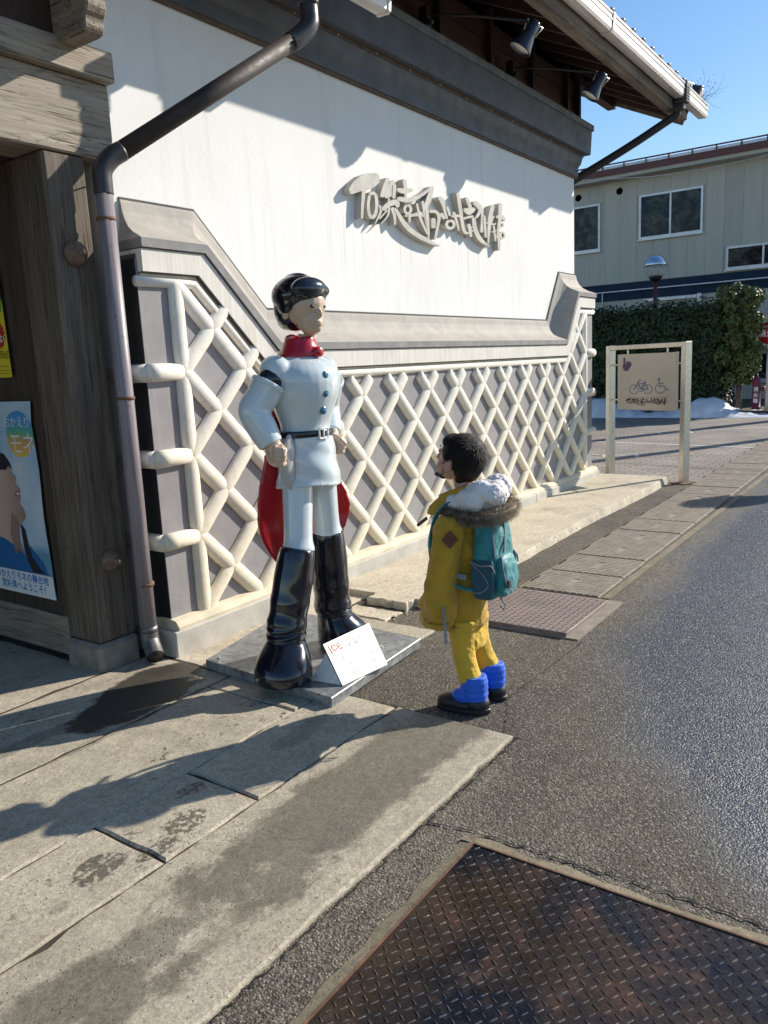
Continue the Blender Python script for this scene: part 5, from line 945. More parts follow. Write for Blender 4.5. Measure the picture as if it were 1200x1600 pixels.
# carved beam nose pointing to the street
nose = [(3.42, 3.0), (3.20, 3.0), (3.185, 3.01), (3.175, 3.04), (3.182, 3.06), (3.165, 3.07), (3.150, 3.10), (3.150, 3.13), (3.160, 3.145), (3.140, 3.16), (3.125, 3.20), (3.128, 3.24), (3.140, 3.26), (3.120, 3.28), (3.105, 3.34), (3.105, 3.40), (3.42, 3.40)]
w = MB(); w.prism(nose, lambda y, z: (2.387, y, z), lambda y, z: (2.496, y, z)); nb = gobj(w, 'carved_beam_end', MT['wbeam_y'], bevel=.01)
w = MB(); P = [(2.384, 3.27 + .035 * math.cos(a) * (1 - a / 12), 3.13 + .035 * math.sin(a) * (1 - a / 12)) for a in [i * .45 for i in range(20)]]; w.tube(P, .005, 6)
o = rel(w, gate).obj('carved_curl', MT['wbeam_y'], nb)
w = MB(); w.box(-3, 2.40, 3.42, 3.456, 3.037, 3.72); gobj(w, 'frieze_board', MT['rafter'])
w = MB(); w.box(-3, 2.42, 3.0, 3.419, 3.69, 3.72); gobj(w, 'soffit_board', MT['rafter'])
# passage wall: upright boards and rails facing the opening
yy = 3.722; q = 0
while yy < 6.4:
    y1 = yy + (.07 if q == 0 else random.choice((.19, .22, .25))); xx = 2.288 if q == 0 else 2.300 + .004 * (q % 3)
    w = MB(); w.box(xx, 2.36, yy + .001, y1 - .001, .25 if q else .10, 2.545); gobj(w, 'wall_board', MT['wside'], bevel=.004); yy = y1; q += 1
w = MB(); w.box(2.283, 2.36, 3.722, 6.4, .045, .262); gobj(w, 'bottom_rail', MT['wbeam_y'], bevel=.005)
w = MB(); w.box(-1, 2.36, 3.705, 6.4, 2.55, 2.62); gobj(w, 'ceiling', MT['wside'])
w = MB(); w.box(2.362, 2.6, 3.735, 6.4, 0, 2.545); gobj(w, 'wall_core', MT['joint'])
w = MB(); w.box(-3, 2.36, 6.41, 6.5, -.1, 2.6); gobj(w, 'back_wall', MT['wside'])
# gate roof
w = MB(); w.add([(-3, 2.96, 3.72), (4.3, 2.96, 3.72), (4.3, 3.36, 3.86), (-3, 3.36, 3.86), (-3, 2.96, 3.78), (4.3, 2.96, 3.78), (4.3, 3.36, 3.93), (-3, 3.36, 3.93)],
                [(0, 1, 2, 3), (7, 6, 5, 4), (0, 4, 5, 1), (1, 5, 6, 2), (2, 6, 7, 3), (3, 7, 4, 0)]); gobj(w, 'roof', MT['rafter'])
# near gutter with its hopper and pipe
w = MB(); sec = [(2.99, 3.598), (2.915, 3.594), (2.905, 3.605), (2.900, 3.66), (2.905, 3.70), (2.99, 3.70)]
w.prism(sec, lambda y, z: (2.2, y, z), lambda y, z: (4.372, y, z)); gobj(w, 'gutter', MT['gutter'])
w = MB(); sec2 = [(2.996, 3.592), (2.912, 3.588), (2.898, 3.60), (2.893, 3.66), (2.898, 3.706), (2.996, 3.706)]
w.prism(sec2, lambda y, z: (4.3725, y, z), lambda y, z: (4.402, y, z)); gobj(w, 'gutter_end', MT['gutter'], bevel=.003)

MT['zinc'] = simple('dull_zinc', (.17, .165, .16), .45, .5, var=.3, vs=20)
np_ = thing('drainpipe', 'brown drainpipe crossing in front of the wall then running down beside the gate pillar', 'drainpipe', (2.52, 3.36, 0))
w = MB(); w.box(3.53, 3.70, 2.84, 2.985, 3.50, 3.592); w.box(3.56, 3.67, 2.87, 2.95, 3.44, 3.50); rel(w, np_).obj('hopper', MT['pipe_dark'], np_, bevel=.008)
LE = Vector((2.528, 3.345, 2.50)); UE = Vector((3.60, 2.90, 3.27))
d = (UE - LE).normalized()
w = MB(); w.tube(cat_rom([(3.615, 2.91, 3.46), (3.615, 2.905, 3.36), (3.60, 2.90, 3.29), UE - d * .09, UE - d * .14], 6), .050, 16); rel(w, np_).obj('elbow', MT['pipe_dark'], np_)
w = MB(); w.tube([(3.615, 2.91, 3.40), (3.615, 2.908, 3.43)], .057, 16); rel(w, np_).obj('collar', MT['pipe_dark'], np_)
w = MB(); w.tube([UE - d * .12, LE + d * .10], .045, 16); rel(w, np_).obj('sloping_pipe', MT['pipe'], np_)
w = MB(); w.tube(cat_rom([LE + d * .12, LE + d * .05, LE + Vector((-.002, .0, -.03)), (2.521, 3.348, 2.40), (2.521, 3.348, 2.36)], 6), .047, 16); rel(w, np_).obj('elbow', MT['pipe_dark'], np_)
w = MB(); w.tube([(2.521, 3.348, 2.40), (2.518, 3.35, 1.2), (2.512, 3.352, .17)], .043, 18); rel(w, np_).obj('downpipe', MT['downpipe'], np_)
for z in (2.24, 1.385, .42):
    w = MB(); w.tube([(2.519, 3.349, z), (2.519, 3.349, z + .016)], .0465, 16); rel(w, np_).obj('pipe_clip', MT['rust'], np_)
w = MB(); w.tube([(2.512, 3.352, .17), (2.512, 3.352, .20)], .047, 16); w.tube(cat_rom([(2.512, 3.352, .175), (2.510, 3.345, .12), (2.49, 3.30, .075), (2.475, 3.27, .055)], 4), .046, 16, cap=False)
rel(w, np_).obj('outlet_shoe', MT['zinc'], np_)
w = MB(); w.tube([(2.476, 3.272, .056), (2.483, 3.285, .065)], .043, 16); rel(w, np_).obj('outlet_mouth', MT['black'], np_)
w = MB(); w.tube([(2.55, 3.36, 2.47), (2.62, 3.42, 2.47), (2.66, 3.458, 2.45)], .004, 6); rel(w, np_).obj('tie_wire', MT['rust'], np_)

# ================================================================== posters on the passage wall
PX = 2.2835
def poster(name, label, y0, y1, z0, z1, col):
    t = thing(name, label, 'poster', (PX, y1, z0))
    return t
def ppoly(parent, name, pts, col, lay, y_right=None, z0=0, curl=None):
    # pts in (u,v): u to the right as read (towards -Y), v up; metres from the poster's left bottom corner
    w = MB(); n = len(pts)
    xo = -.0012 * lay
    w.add([(xo, -u, v) for u, v in pts], [tuple(range(n))])
    o = w.obj(name, col, parent, fix=False); return o
def flat(name, col, rough=.5): 
    n = NT(name); return n.out(col, rough)
MT['p_sky'] = None
def m_poster():
    n = NT('poster_sky'); x, y, z = n.sep(n.obj())
    col = n.mix(n.ramp(n.noise(3, n.obj(), 4), .35, .65), (.32, .50, .66), (.62, .68, .72))
    col = n.mix(n.ramp(z, .30, .24, 0, .8), col, (.06, .25, .38))
    return n.out(col, .35)
bp_ = poster('blue_poster', 'tall pale blue poster of a dark-haired woman in a blue top looking up', 3.80, 4.42, .35, 1.40, None)
bp_.location = (PX, 4.42, .345); bp_.rotation_euler = (0, R_(.2), 0)
W_, H_ = .615, 1.055
edge = [(0, 0), (W_ + .015, 0)] + [(W_ + .008 * math.sin(i * 1.3) - .002 * i, H_ * i / 9) for i in range(1, 9)] + [(W_ - .005, H_), (0, H_)]
ppoly(bp_, 'sheet', edge, m_poster(), 1)
def disc(cx, cy, rx, ry, n=24, wob=.06): return [(cx + rx * (1 + wob * math.sin(3 * a + 1)) * math.cos(a), cy + ry * (1 + wob * math.cos(2 * a)) * math.sin(a)) for a in [2 * math.pi * i / n for i in range(n)]]
def m_blob():
    n = NT('poster_colour_cloud'); x, y, z = n.sep(n.obj())
    v = n.math('ADD', z, n.math('MULTIPLY', n.noise(6, n.obj(), 2), .06))
    col = n.mix(n.ramp(v, .98, .92), (.08, .30, .62), (.12, .42, .25)); col = n.mix(n.ramp(v, .92, .86), col, (.72, .36, .10)); col = n.mix(n.ramp(v, .86, .79), col, (.78, .62, .10))
    return n.out(col, .4)
ppoly(bp_, 'colour_cloud', disc(.47, .885, .125, .13), m_blob(), 2)
TR = lambda u, v, lay: Matrix(((0, 0, -1, -.0012 * lay), (-1, 0, 0, -u), (0, 1, 0, v), (0, 0, 0, 1)))
wt = flat('poster_white', (.78, .78, .76)); bl = flat('poster_text_blue', (.05, .22, .55))
n_ = NT('poster_skin'); xx_, yy_, zz_ = n_.sep(n_.obj()); gg_ = n_.math('ADD', n_.math('MULTIPLY', yy_, 1.), n_.math('MULTIPLY', n_.noise(7, n_.obj(), 3), .12))
pskin = n_.out(n_.mix(n_.ramp(gg_, -.40, -.12, 0, 1, True), (.36, .21, .15), (.60, .42, .34)), .5)
phair = flat('poster_hair', (.025, .022, .028)); pblue = flat('poster_dress', (.02, .13, .33))
pk = flat('poster_lips', (.45, .14, .13)); pdk = flat('poster_shade', (.33, .19, .14))
put_text('poster_title', 'おかえり', .062, TR(.335, .925, 3), wt, bp_); put_text('poster_title', 'モネ', .125, TR(.365, .79, 3), wt, bp_)
face = [(.10, .76), (.20, .755), (.30, .74), (.345, .70), (.352, .675), (.385, .655), (.382, .635), (.362, .625), (.405, .595), (.412, .575), (.395, .568), (.408, .548), (.398, .528), (.385, .515), (.415, .49), (.432, .46), (.43, .435), (.405, .415), (.375, .40), (.35, .36), (.345, .30), (.36, .25), (.42, .20), (.30, .15), (.08, .18)]
ppoly(bp_, 'printed_face', face, pskin, 3)
ppoly(bp_, 'printed_shade', [(.30, .46), (.36, .41), (.35, .36), (.345, .30), (.355, .26), (.29, .22), (.26, .34)], pdk, 4)
ppoly(bp_, 'printed_teeth', [(.368, .562), (.392, .571), (.401, .563), (.394, .558)], wt, 5)
ppoly(bp_, 'printed_lips', [(.345, .555), (.375, .575), (.41, .576), (.394, .567), (.407, .55), (.38, .545)], pk, 4)
ppoly(bp_, 'printed_hair', [(.0, .80), (.18, .80), (.30, .775), (.345, .73), (.358, .695), (.33, .715), (.30, .69), (.22, .69), (.10, .70), (.0, .66)], phair, 5)
ppoly(bp_, 'printed_hair', [(.375, .40), (.41, .37), (.425, .29), (.45, .22), (.50, .17), (.56, .135), (.44, .135), (.40, .20), (.38, .28)], phair, 5)
ppoly(bp_, 'printed_dress', [(0, .13), (.58, .13), (.54, .20), (.47, .25), (.435, .28), (.40, .21), (.33, .255), (.20, .30), (0, .33)], pblue, 4)
ppoly(bp_, 'bottom_strip', [(0, 0), (W_ + .014, 0), (W_ + .008, .128), (0, .128)], wt, 6)
put_text('poster_text', 'おかえりモネの舞台地', .052, TR(.06, .078, 7), bl, bp_, bold=.0008); put_text('poster_text', '宮城県へようこそ！', .052, TR(.11, .025, 7), bl, bp_, bold=.0008)
yp = thing('yellow_poster', 'yellow poster with a red starburst cut off by the left edge of the photo', 'poster', (PX, 4.42, 1.525))
ppoly(yp, 'sheet', [(0, 0), (.482, 0), (.478, .30), (.470, .56), (0, .56)], flat('poster_yellow', (.72, .58, .03)), 1)
ppoly(yp, 'dark_field', [(.30, .42), (.475, .39), (.47, .56), (.3, .56)], flat('poster_navy', (.01, .03, .10)), 2)
ppoly(yp, 'green_field', [(.30, .30), (.46, .33), (.475, .40), (.3, .45)], flat('poster_green', (.03, .25, .07)), 2)
ppoly(yp, 'starburst', [(.41 + (.062 if i % 2 else .048) * math.cos(math.pi * i / 16), .215 + (.072 if i % 2 else .056) * math.sin(math.pi * i / 16)) for i in range(32)], flat('poster_red', (.45, .02, .04)), 3)
put_text('poster_text', 'よ!', .045, TR(.405, .18, 4), wt, yp, bold=.001)
blk = flat('poster_black', (.02, .02, .02))
put_text('poster_text', '3日(日)', .045, TR(.375, .10, 4), blk, yp)
for z in (.02, .035, .055): ppoly(yp, 'text_rule', [(.30, z), (.47, z), (.47, z + .002), (.30, z + .002)], blk, 3)

# ================================================================== steel direction sign
A_ = Vector((9.708, 3.358, 0)); B_ = Vector((9.211, 2.340, 0)); E_ = (B_ - A_).normalized(); N_v = Vector((-E_.y, E_.x, 0)); N_v = -N_v if N_v.x > 0 else N_v
ds = thing('direction_sign', 'brushed steel frame sign with bicycle and wheelchair symbols at the end of the walkway', 'sign', tuple(A_))
Ms = Matrix(((E_.x, N_v.x, 0, 0), (E_.y, N_v.y, 0, 0), (0, 0, 1, 0), (0, 0, 0, 1)))
def sbox(u0, u1, n0, n1, z0, z1, name, mat, **k): return MB().box(u0, u1, n0, n1, z0, z1, Ms).obj(name, mat, ds, **k)
sbox(-.050, .015, -.05, .05, 0, 1.585, 'post', MT['metal'], bevel=.003); sbox(1.095, 1.16, -.05, .05, 0, 1.585, 'post', MT['metal'], bevel=.003)
sbox(.0155, 1.0945, -.048, .048, 1.53, 1.583, 'top_rail', MT['metal'], bevel=.003)
def m_signpanel():
    n = NT('warm_silver_panel'); a = n.noise(2, detail=3)
    return n.out(n.mix(n.ramp(a, .3, .7), (.44, .40, .345), (.52, .48, .415)), .42, metal=.25)
sbox(.118, 1.008, -.02, .02, .815, 1.475, 'panel', m_signpanel(), bevel=.002)
for u in (.262, .862): sbox(u - .008, u + .008, -.006, .006, 1.4755, 1.5295, 'hanger', MT['metal'])
for z in (.93, 1.35):
    sbox(.0155, .1175, -.006, .006, z - .007, z + .007, 'hanger', MT['metal']); sbox(1.0085, 1.0945, -.006, .006, z - .007, z + .007, 'hanger', MT['metal'])
icm = flat('icon_blue', (.10, .15, .26), .5); icp = flat('icon_purple', (.07, .045, .10), .5); ink = flat('icon_black', (.015, .015, .018), .5)
cnt = 0
for key, mat in (('bicycle', icm), ('wheelchair', icm), ('hand', icp), ('line', icm)):
    w = MB()
    for st in DAT['I'][key]:
        cnt += 1; w.add([tuple(Ms @ Vector((u, .0205 + .0004 * (cnt % 9 + 1), z))) for u, z in st], [tuple(range(len(st)))])
    w.obj(key + '_symbol' if key != 'line' else 'rule_line', mat, ds, fix=False)
w = MB(); xs_ = [p[0] for ch in DAT['L'] for s in ch for p in s]; zs_ = [p[1] for ch in DAT['L'] for s in ch for p in s]
for ch in DAT['L']:
    for st in ch:
        cnt += 1; w.add([tuple(Ms @ Vector((.245 + (x - min(xs_)) / (max(xs_) - min(xs_)) * .64, .0205 + .0003 * (cnt % 7 + 1), .868 + (z - min(zs_)) / (max(zs_) - min(zs_)) * .095))) for x, z in st], [tuple(range(len(st)))])
w.obj('printed_name', ink, ds, fix=False)
w = MB(); w.add([tuple(A_ * 0 + Ms @ Vector(p)) for p in ((1.02, -.16, .0), (1.25, -.16, .0), (1.25, .16, .0), (1.02, .16, .0))], [(0, 1, 2, 3)])
sbox(1.04, 1.24, -.12, .12, .0, .012, 'base_plate', MT['rust'])

# ================================================================== far building
XB = 24.0
fb = thing('two_storey_building', 'cream panelled two-storey building with a dark blue band, beyond the hedge', 'building', (XB, 4, 0))
def fbo(w, name, mat, par=None, **k): return rel(w, fb).obj(name, mat, par or fb, **k)
def m_panel():
    n = NT('cream_wall_panel'); v = n.map(n.pos(), (1, 5, .5)); a = n.noise(1.4, v, 5)
    col = n.mix(n.ramp(a, .35, .75), (.50, .475, .405), (.44, .415, .35)); col = n.mul(col, n.ramp(n.rnd(), 0, 1, .94, 1.05)); return n.out(col, .7)
MT['panel'] = m_panel(); MT['navy'] = simple('navy_tile_band', (.016, .034, .062), .6, var=.2, vs=3, Specular_IOR_Level=.15); MT['alum'] = simple('window_aluminium', (.62, .63, .64), .35, .3)
def m_glass():
    n = NT('dark_window_glass'); v = n.obj()
    a = n.noise(2.2, detail=7, rough=.75, dist=1.2)
    return n.out(n.mix(n.ramp(a, .45, .62), (.008, .009, .010), (.085, .082, .07)), .12, Specular_IOR_Level=.22)
MT['glass'] = m_glass()
fbo(MB().box(XB + .022, XB + 9, 1.9, 16, 0, 6.4), 'wall_core', MT['panel'])
wins = [(5.752, 7.51, 4.69, 5.90, 2), (8.67, 9.78, 4.53, 5.86, 1), (2.3, 5.11, 3.60, 4.20, 3)]
y = 1.85
while y < 12:
    y1 = y + .478; segs = [(3.52, 6.4)]
    for (a, b, c, d, _) in wins:
        if y1 > a + .02 and y < b - .02:
            new = []
            for s0, s1 in segs:
                if c > s0 + .05: new.append((s0, c))
                if d < s1 - .05: new.append((d, s1))
            segs = new
    for s0, s1 in segs: fbo(MB().box(XB, XB + .06, y + .0025, y1 - .0025, s0 + .004, s1), 'wall_panel', MT['panel'])
    fbo(MB().box(XB, XB + .06, y + .0025, y1 - .0025, .35, 3.02), 'wall_panel', MT['panel'])
    fbo(MB().box(XB - .02, XB + .055, y + .003, y1 - .003, 3.025, 3.515), 'navy_panel', MT['navy'])
    y = y1
fbo(MB().box(XB - .05, XB + .055, 1.85, 12, 0, .345), 'base_course', MT['plinth'])
def window(a, b, c, d, n, z=0):
    f = MB(); t = .055
    f.box(XB - .05, XB + .04, a, b, c, c + t); f.box(XB - .05, XB + .04, a, b, d - t, d); f.box(XB - .05, XB + .04, a, a + t, c + t, d - t); f.box(XB - .05, XB + .04, b - t, b, c + t, d - t)
    for i in range(1, n): m = a + (b - a) * i / n; f.box(XB - .04, XB + .035, m - .025, m + .025, c + t, d - t)
    fo = fbo(f, 'window', MT['alum'])
    for i in range(n):
        m0 = a + (b - a) * i / n + .03; m1 = a + (b - a) * (i + 1) / n - .03
        fbo(MB().box(XB - .02, XB + .018, m0, m1, c + t - .01, d - t + .01), 'pane', MT['glass'], fo)
    fbo(MB().box(XB - .09, XB + .0, a - .03, b + .03, c - .05, c - .002), 'sill', MT['alum'], fo)
for wdw in wins: window(*wdw)
window(3.4, 4.32, .55, 1.35, 2)
for yv in (9.35, 8.10):
    w = MB(); w.lathe([(.001, -.05), (.09, -.05), (.10, 0), (.001, 0)], 14, Matrix.Translation((XB - .0, yv, 6.12)) @ Matrix.Rotation(-math.pi / 2, 4, 'Y')); fbo(w, 'vent', MT['black'])
# roof: soffit, red fascia, standing seams, snow rails
fbo(MB().box(XB - .45, XB + 9, 1.5, 16.5, 6.402, 6.52), 'soffit', MT['panel'])
MT['redroof'] = simple('red_brown_metal', (.12, .035, .03), .5, var=.2)
fbo(MB().box(XB - .50, XB - .44, 1.5, 16.5, 6.50, 6.66), 'roof_fascia', MT['redroof'])
w = MB(); w.add([(XB - .5, 1.5, 6.66), (XB - .5, 16.5, 6.66), (XB + 5, 16.5, 7.1), (XB + 5, 1.5, 7.1)], [(0, 1, 2, 3)]); fbo(w, 'roof', MT['redroof'])
w = MB(); w.box(XB - .46, XB - .1, 1.6, 16.5, 6.68, 6.755); fbo(w, 'roof_snow', MT['snow'])
w = MB(); w.tube([(XB - .47, 1.5, 6.80), (XB - .47, 16.5, 6.80)], .022, 6); fbo(w, 'snow_rail', MT['redroof'])
y = 1.6
while y < 14:
    fbo(MB().box(XB - .49, XB - .40, y, y + .035, 6.662, 6.79), 'snow_bracket', MT['redroof']); y += .62
w = MB(); w.tube([(XB - .16, 2, 3.28), (XB - .16, 12, 3.28)], .018, 6)
y = 2.
while y < 12: w.tube([(XB - .16, y, 3.28), (XB - .02, y, 3.28)], .01, 5); y += .9
fbo(w, 'conduit', MT['white'])
w = MB(); w.tube([(XB - .15, 8.55, 3.28), (XB - .15, 8.55, 2.6)], .015, 6); fbo(w, 'conduit', MT['white'])
w = MB(); w.box(XB - .12, XB - .03, 5.85, 7.3, 2.92, 3.0); fbo(w, 'light_bracket', MT['alum'])
fbo(MB().box(XB - .14, XB - .03, 5.72, 5.83, 2.82, 3.03), 'junction_box', MT['alum'])

oc = MB(); P = [Vector((19, 15, 6.35)), Vector((19.5, 8.2, 5.72)), Vector((20, 4, 5.55)), Vector((20.5, -4, 6.6))]
oc.tube(cat_rom(P, 12), .012, 5); o = oc.obj('overhead_cable', simple('cable', (.35, .36, .36), .5)); tag(o, 'thin overhead cable crossing in front of the far building', 'cable')

# ================================================================== vegetation
def leaves(n, fn, size, name, mat, parent, quad=True):
    w = MB()
    for i in range(n):
        p, nrm = fn(); s = size * random.uniform(.6, 1.3)
        a = Vector((jit(1), jit(1), jit(1))) * .8 + nrm; a.normalize(); b = a.orthogonal().normalized(); q = Quaternion(a, random.uniform(0, 6.28)); b = q @ b; c = a.cross(b)
        w.v += [tuple(p - b * s), tuple(p + c * s * .45 + a * s * .1), tuple(p + b * s), tuple(p - c * s * .45 + a * s * .1)]
        k = len(w.v); w.f.append((k - 4, k - 3, k - 2, k - 1)); w.sm.append(False)
    return w.obj(name, mat, parent, fix=False, kind='stuff')
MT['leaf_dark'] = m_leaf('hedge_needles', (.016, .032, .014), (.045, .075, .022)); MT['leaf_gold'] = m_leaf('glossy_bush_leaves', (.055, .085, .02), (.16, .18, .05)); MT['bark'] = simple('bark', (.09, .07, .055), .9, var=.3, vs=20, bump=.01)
hd = thing('hedge', 'long clipped dark green conifer hedge in front of the far building', 'hedge', (19.6, 6.5, .06))
def hf():
    y = random.uniform(4.1, 10.2); r = random.random()
    h = 2.43 + .07 * mathutils.noise.noise(Vector((y * 1.6, 0, 0))) + .05 * mathutils.noise.noise(Vector((y * 6, 1, 0)))
    if r < .62:
        x = 19.0 + random.random() ** 2 * .25 + .10 * mathutils.noise.noise(Vector((y * 2.5, random.random() * .01, h))) ; z = random.uniform(.22, h); n = Vector((-1, 0, .2))
        x += .16 * mathutils.noise.noise(Vector((y * 2.4, z * 2.4, 0)))
    elif r < .85: x = random.uniform(19.0, 20.2); z = h - abs(jit(.09)) + random.random() ** 5 * .24; n = Vector((-.2, 0, 1))
    else: x = random.uniform(19.0, 20.2); y = 4.1 + jit(.1); z = random.uniform(.2, h); n = Vector((0, -1, 0))
    return Vector((x - 19.6, y - 6.5, z - .06)), n
leaves(26000, hf, .058, 'foliage', MT['leaf_dark'], hd)
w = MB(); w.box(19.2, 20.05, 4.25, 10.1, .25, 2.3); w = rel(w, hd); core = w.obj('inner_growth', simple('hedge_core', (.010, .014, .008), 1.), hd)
for yv in [4.6 + .75 * i for i in range(8)]:
    w = MB(); w.tube([(19.5 + jit(.1), yv, .0), (19.5, yv + jit(.05), .4)], [.04, .03], 7); rel(w, hd).obj('trunk', MT['bark'], hd)
bs = thing('bushy_tree', 'glossy-leaved bushy tree catching the sun at the right end of the hedge', 'tree', (19.3, 3.75, .06))
P0 = Vector((19.3, 3.75, .06))
clumps = []
for i in range(110):
    z = random.uniform(.75, 2.72); rmax = .42 if z > 1 else .3
    a = random.uniform(0, 6.28); q = random.random() ** .5 * rmax
    clumps.append((Vector((19.3 + q * math.cos(a), 3.85 + q * math.sin(a) * 1.05, z)), random.uniform(.12, .24)))
def bf():
    c, r = random.choice(clumps); d = Vector((random.gauss(0, 1), random.gauss(0, 1), random.gauss(0, 1))).normalized()
    return c + d * r * random.uniform(.6, 1.) - P0, d
leaves(17000, bf, .05, 'foliage', MT['leaf_gold'], bs)
w = MB(); w.tube([(19.3, 3.75, 0), (19.32, 3.76, .6), (19.3, 3.82, 1.5), (19.3, 3.85, 2.3)], [.07, .055, .04, .02], 8)
for i in range(9):
    z = .6 + i * .18; a = i * 2.4; w.tube([(19.3, 3.8, z), (19.3 + .3 * math.cos(a), 3.82 + .3 * math.sin(a), z + .3)], [.022, .008], 5)
rel(w, bs).obj('trunk', MT['bark'], bs)
# conifer sprig behind the museum's far corner
cf = thing('conifer', 'feathery conifer just peeping out behind the far corner of the museum', 'tree', (14.5, 6.55, 0))
def cff():
    z = random.uniform(.3, 3.3); r = .72 * (1 - z / 3.6) ** .7 + .12; a = random.uniform(0, 6.28); q = r * random.uniform(.55, 1.08)
    return Vector((q * math.cos(a), q * math.sin(a), z)), Vector((math.cos(a), math.sin(a), .3))
leaves(5000, cff, .055, 'foliage', MT['leaf_dark'], cf); MB().tube([(0, 0, 0), (0, 0, 3.2)], [.08, .02], 8).obj('trunk', MT['bark'], cf)

# ================================================================== globe lamp
gl = thing('globe_lamp', 'street lamp with a half-mirrored glass globe on a dark red post behind the hedge', 'street lamp', (20.6, 6.03, 0))
GZ = 3.545
MB().tube([(0, 0, .05), (0, 0, 3.2)], .05, 12).obj('post', simple('dark_red_post', (.10, .03, .03), .4), gl)
w = MB(); w.lathe([(.001, 3.19), (.07, 3.19), (.13, 3.25), (.16, 3.27), (.16, 3.33), (.10, 3.34), (.001, 3.34)], 20); w.obj('collar', MT['black'], gl)
mir = simple('mirrored_dome', (.75, .78, .82), .05, 1., var=.02)
w = MB(); rs = []
w.lathe([(.285 * math.cos(a), GZ + .285 * math.sin(a)) for a in [0.06 + (math.pi / 2 - .07) * i / 10 for i in range(11)]], 28); w.obj('mirror_dome', mir, gl)
n = NT('clear_globe'); gm = n.out((.80, .82, .82), .04, Transmission_Weight=.75, IOR=1.1, Alpha=1)
w = MB(); w.lathe([(.283 * math.cos(a), GZ + .283 * math.sin(a)) for a in [-math.pi / 2 + .45 + (math.pi / 2 - .39) * i / 10 for i in range(11)]], 28); w.obj('glass_globe', gm, gl)
w = MB(); w.lathe([(.03, 3.34), (.04, 3.40), (.045, 3.52), (.001, 3.55)], 12); w.obj('bulb', MT['glass_lens'], gl)

# ================================================================== hydrant sign and hydrant
hs = thing('fire_hydrant_sign', 'round red sign with white Japanese lettering on a pale pole at the right edge', 'sign', (19.4, 3.19, 0))
MB().tube([(0, 0, 0), (0, 0, 2.0)], .038, 12).obj('pole', simple('pale_pole', (.62, .62, .60), .4), hs)
redm = simple('sign_red', (.50, .012, .03), .4, var=.05)
w = MB(); Mx = Matrix.Translation((-.05, -.02, 1.765)) @ Matrix.Rotation(-math.pi / 2, 4, 'Y'); w.lathe([(.001, 0), (.262, 0), (.262, .012), (.001, .0122)], 36, Mx); w.obj('disc_rim', MT['white'], hs)
w = MB(); w.lathe([(.001, .0126), (.246, .0126), (.246, .016), (.001, .0162)], 36, Mx); w.obj('disc', redm, hs)
HT = lambda yl, z: Matrix(((0, 0, -1, -.068), (-1, 0, 0, yl), (0, 1, 0, z), (0, 0, 0, 1)))
put_text('sign_text', '消火栓', .17, HT(.225, 1.70), MT['white'], hs, bold=.004); put_text('sign_text', 'FIRE HYDRANT', .052, HT(.165, 1.885), MT['white'], hs, bold=.001)
hy = thing('fire_hydrant', 'maroon pillar fire hydrant with white lettering beside the pole of the round red sign', 'hydrant', (19.2, 3.37, .06))
mar = simple('maroon_paint', (.14, .025, .05), .45, var=.2)
w = MB(); w.lathe([(.13, 0), (.13, .04), (.095, .05), (.09, .62), (.10, .64), (.10, .67), (.085, .72), (.05, .76), (.02, .78), (.02, .83), (.001, .835)], 20); w.obj('body', mar, hy)
w = MB(); w.tube([(0, 0, .50), (0, -.16, .50)], .045, 12); w.tube([(0, -.14, .50), (0, -.17, .50)], .06, 12); w.obj('outlet', mar, hy)
for i, ch in enumerate('消火栓'):
    put_text('hydrant_text', ch, .10, Matrix(((0, 0, -1, -.094), (-1, 0, 0, .05), (0, 1, 0, .46 - i * .125), (0, 0, 0, 1))), MT['white'], hy, bold=.003)

# utility poles to the right of the view; their shadows cross the car park
for (px, py, h, r, lab) in ((20.0, -1.0, 9.0, .16, 'tall grey concrete utility pole standing well to the right of the car park'), (25.5, -1.6, 11, .2, 'tallest grey concrete utility pole, far right beyond the car park'), (12.2, -.5, 2.9, .04, 'thin steel sign post by the road, right of the photograph')):
    t = thing('utility_pole' if h > 4 else 'sign_post', lab, 'pole', (px, py, 0))
    MB().tube([(0, 0, 0), (0, 0, h)], [r, r * .65], 14).obj('pole', MT['plinth'] if h > 4 else MT['metal'], t)
    if h > 4:
        MB().box(-.06, .06, -.9, .9, h - .6, h - .48).obj('crossarm', MT['metal'], t)
        for yv in (-.8, 0, .8): MB().lathe([(.02, h - .48), (.045, h - .44), (.03, h - .38), (.045, h - .34), (.001, h - .3)], 10, Matrix.Translation((0, yv, 0))).obj('insulator', MT['white'], t)
    else:
        MB().lathe([(.001, 0), (.3, 0), (.3, .02), (.001, .02)], 24, Matrix.Translation((0, 0, 2.6)) @ Matrix.Rotation(R_(90), 4, 'Y') @ Matrix.Rotation(0, 4, 'X')).obj('round_plate', MT['metal'], t)

# ================================================================== statue base, statue, plaque
def m_galv():
    n = NT('galvanised_steel'); c = n.voro(38, out='Color'); s = n.sep(c); a = n.noise(5, detail=6, rough=.7)
    col = n.mix(n.ramp(a, .3, .7), (.23, .245, .26), (.36, .375, .38)); col = n.mul(col, n.ramp(s[0], 0, 1, .72, 1.25))
    return n.out(col, n.ramp(a, .35, .65, .3, .55), n.bump(n.noise(60, detail=3), .2, .001), .55)
sb = thing('statue_base', 'flat grey galvanised steel plate that the figure statue stands on', 'base plate', (2.98, 2.65, 0))
MT['galv'] = m_galv()
w = MB(); w.add([(x - 2.98, y - 2.65, z) for z in (.014, .062) for x, y in ((2.505, 2.118), (3.335, 2.175), (3.40, 3.17), (2.56, 2.985))], [(3, 2, 1, 0), (4, 5, 6, 7), (0, 1, 5, 4), (1, 2, 6, 5), (2, 3, 7, 6), (3, 0, 4, 7)]); w.obj('plate', MT['galv'], sb, bevel=.003)
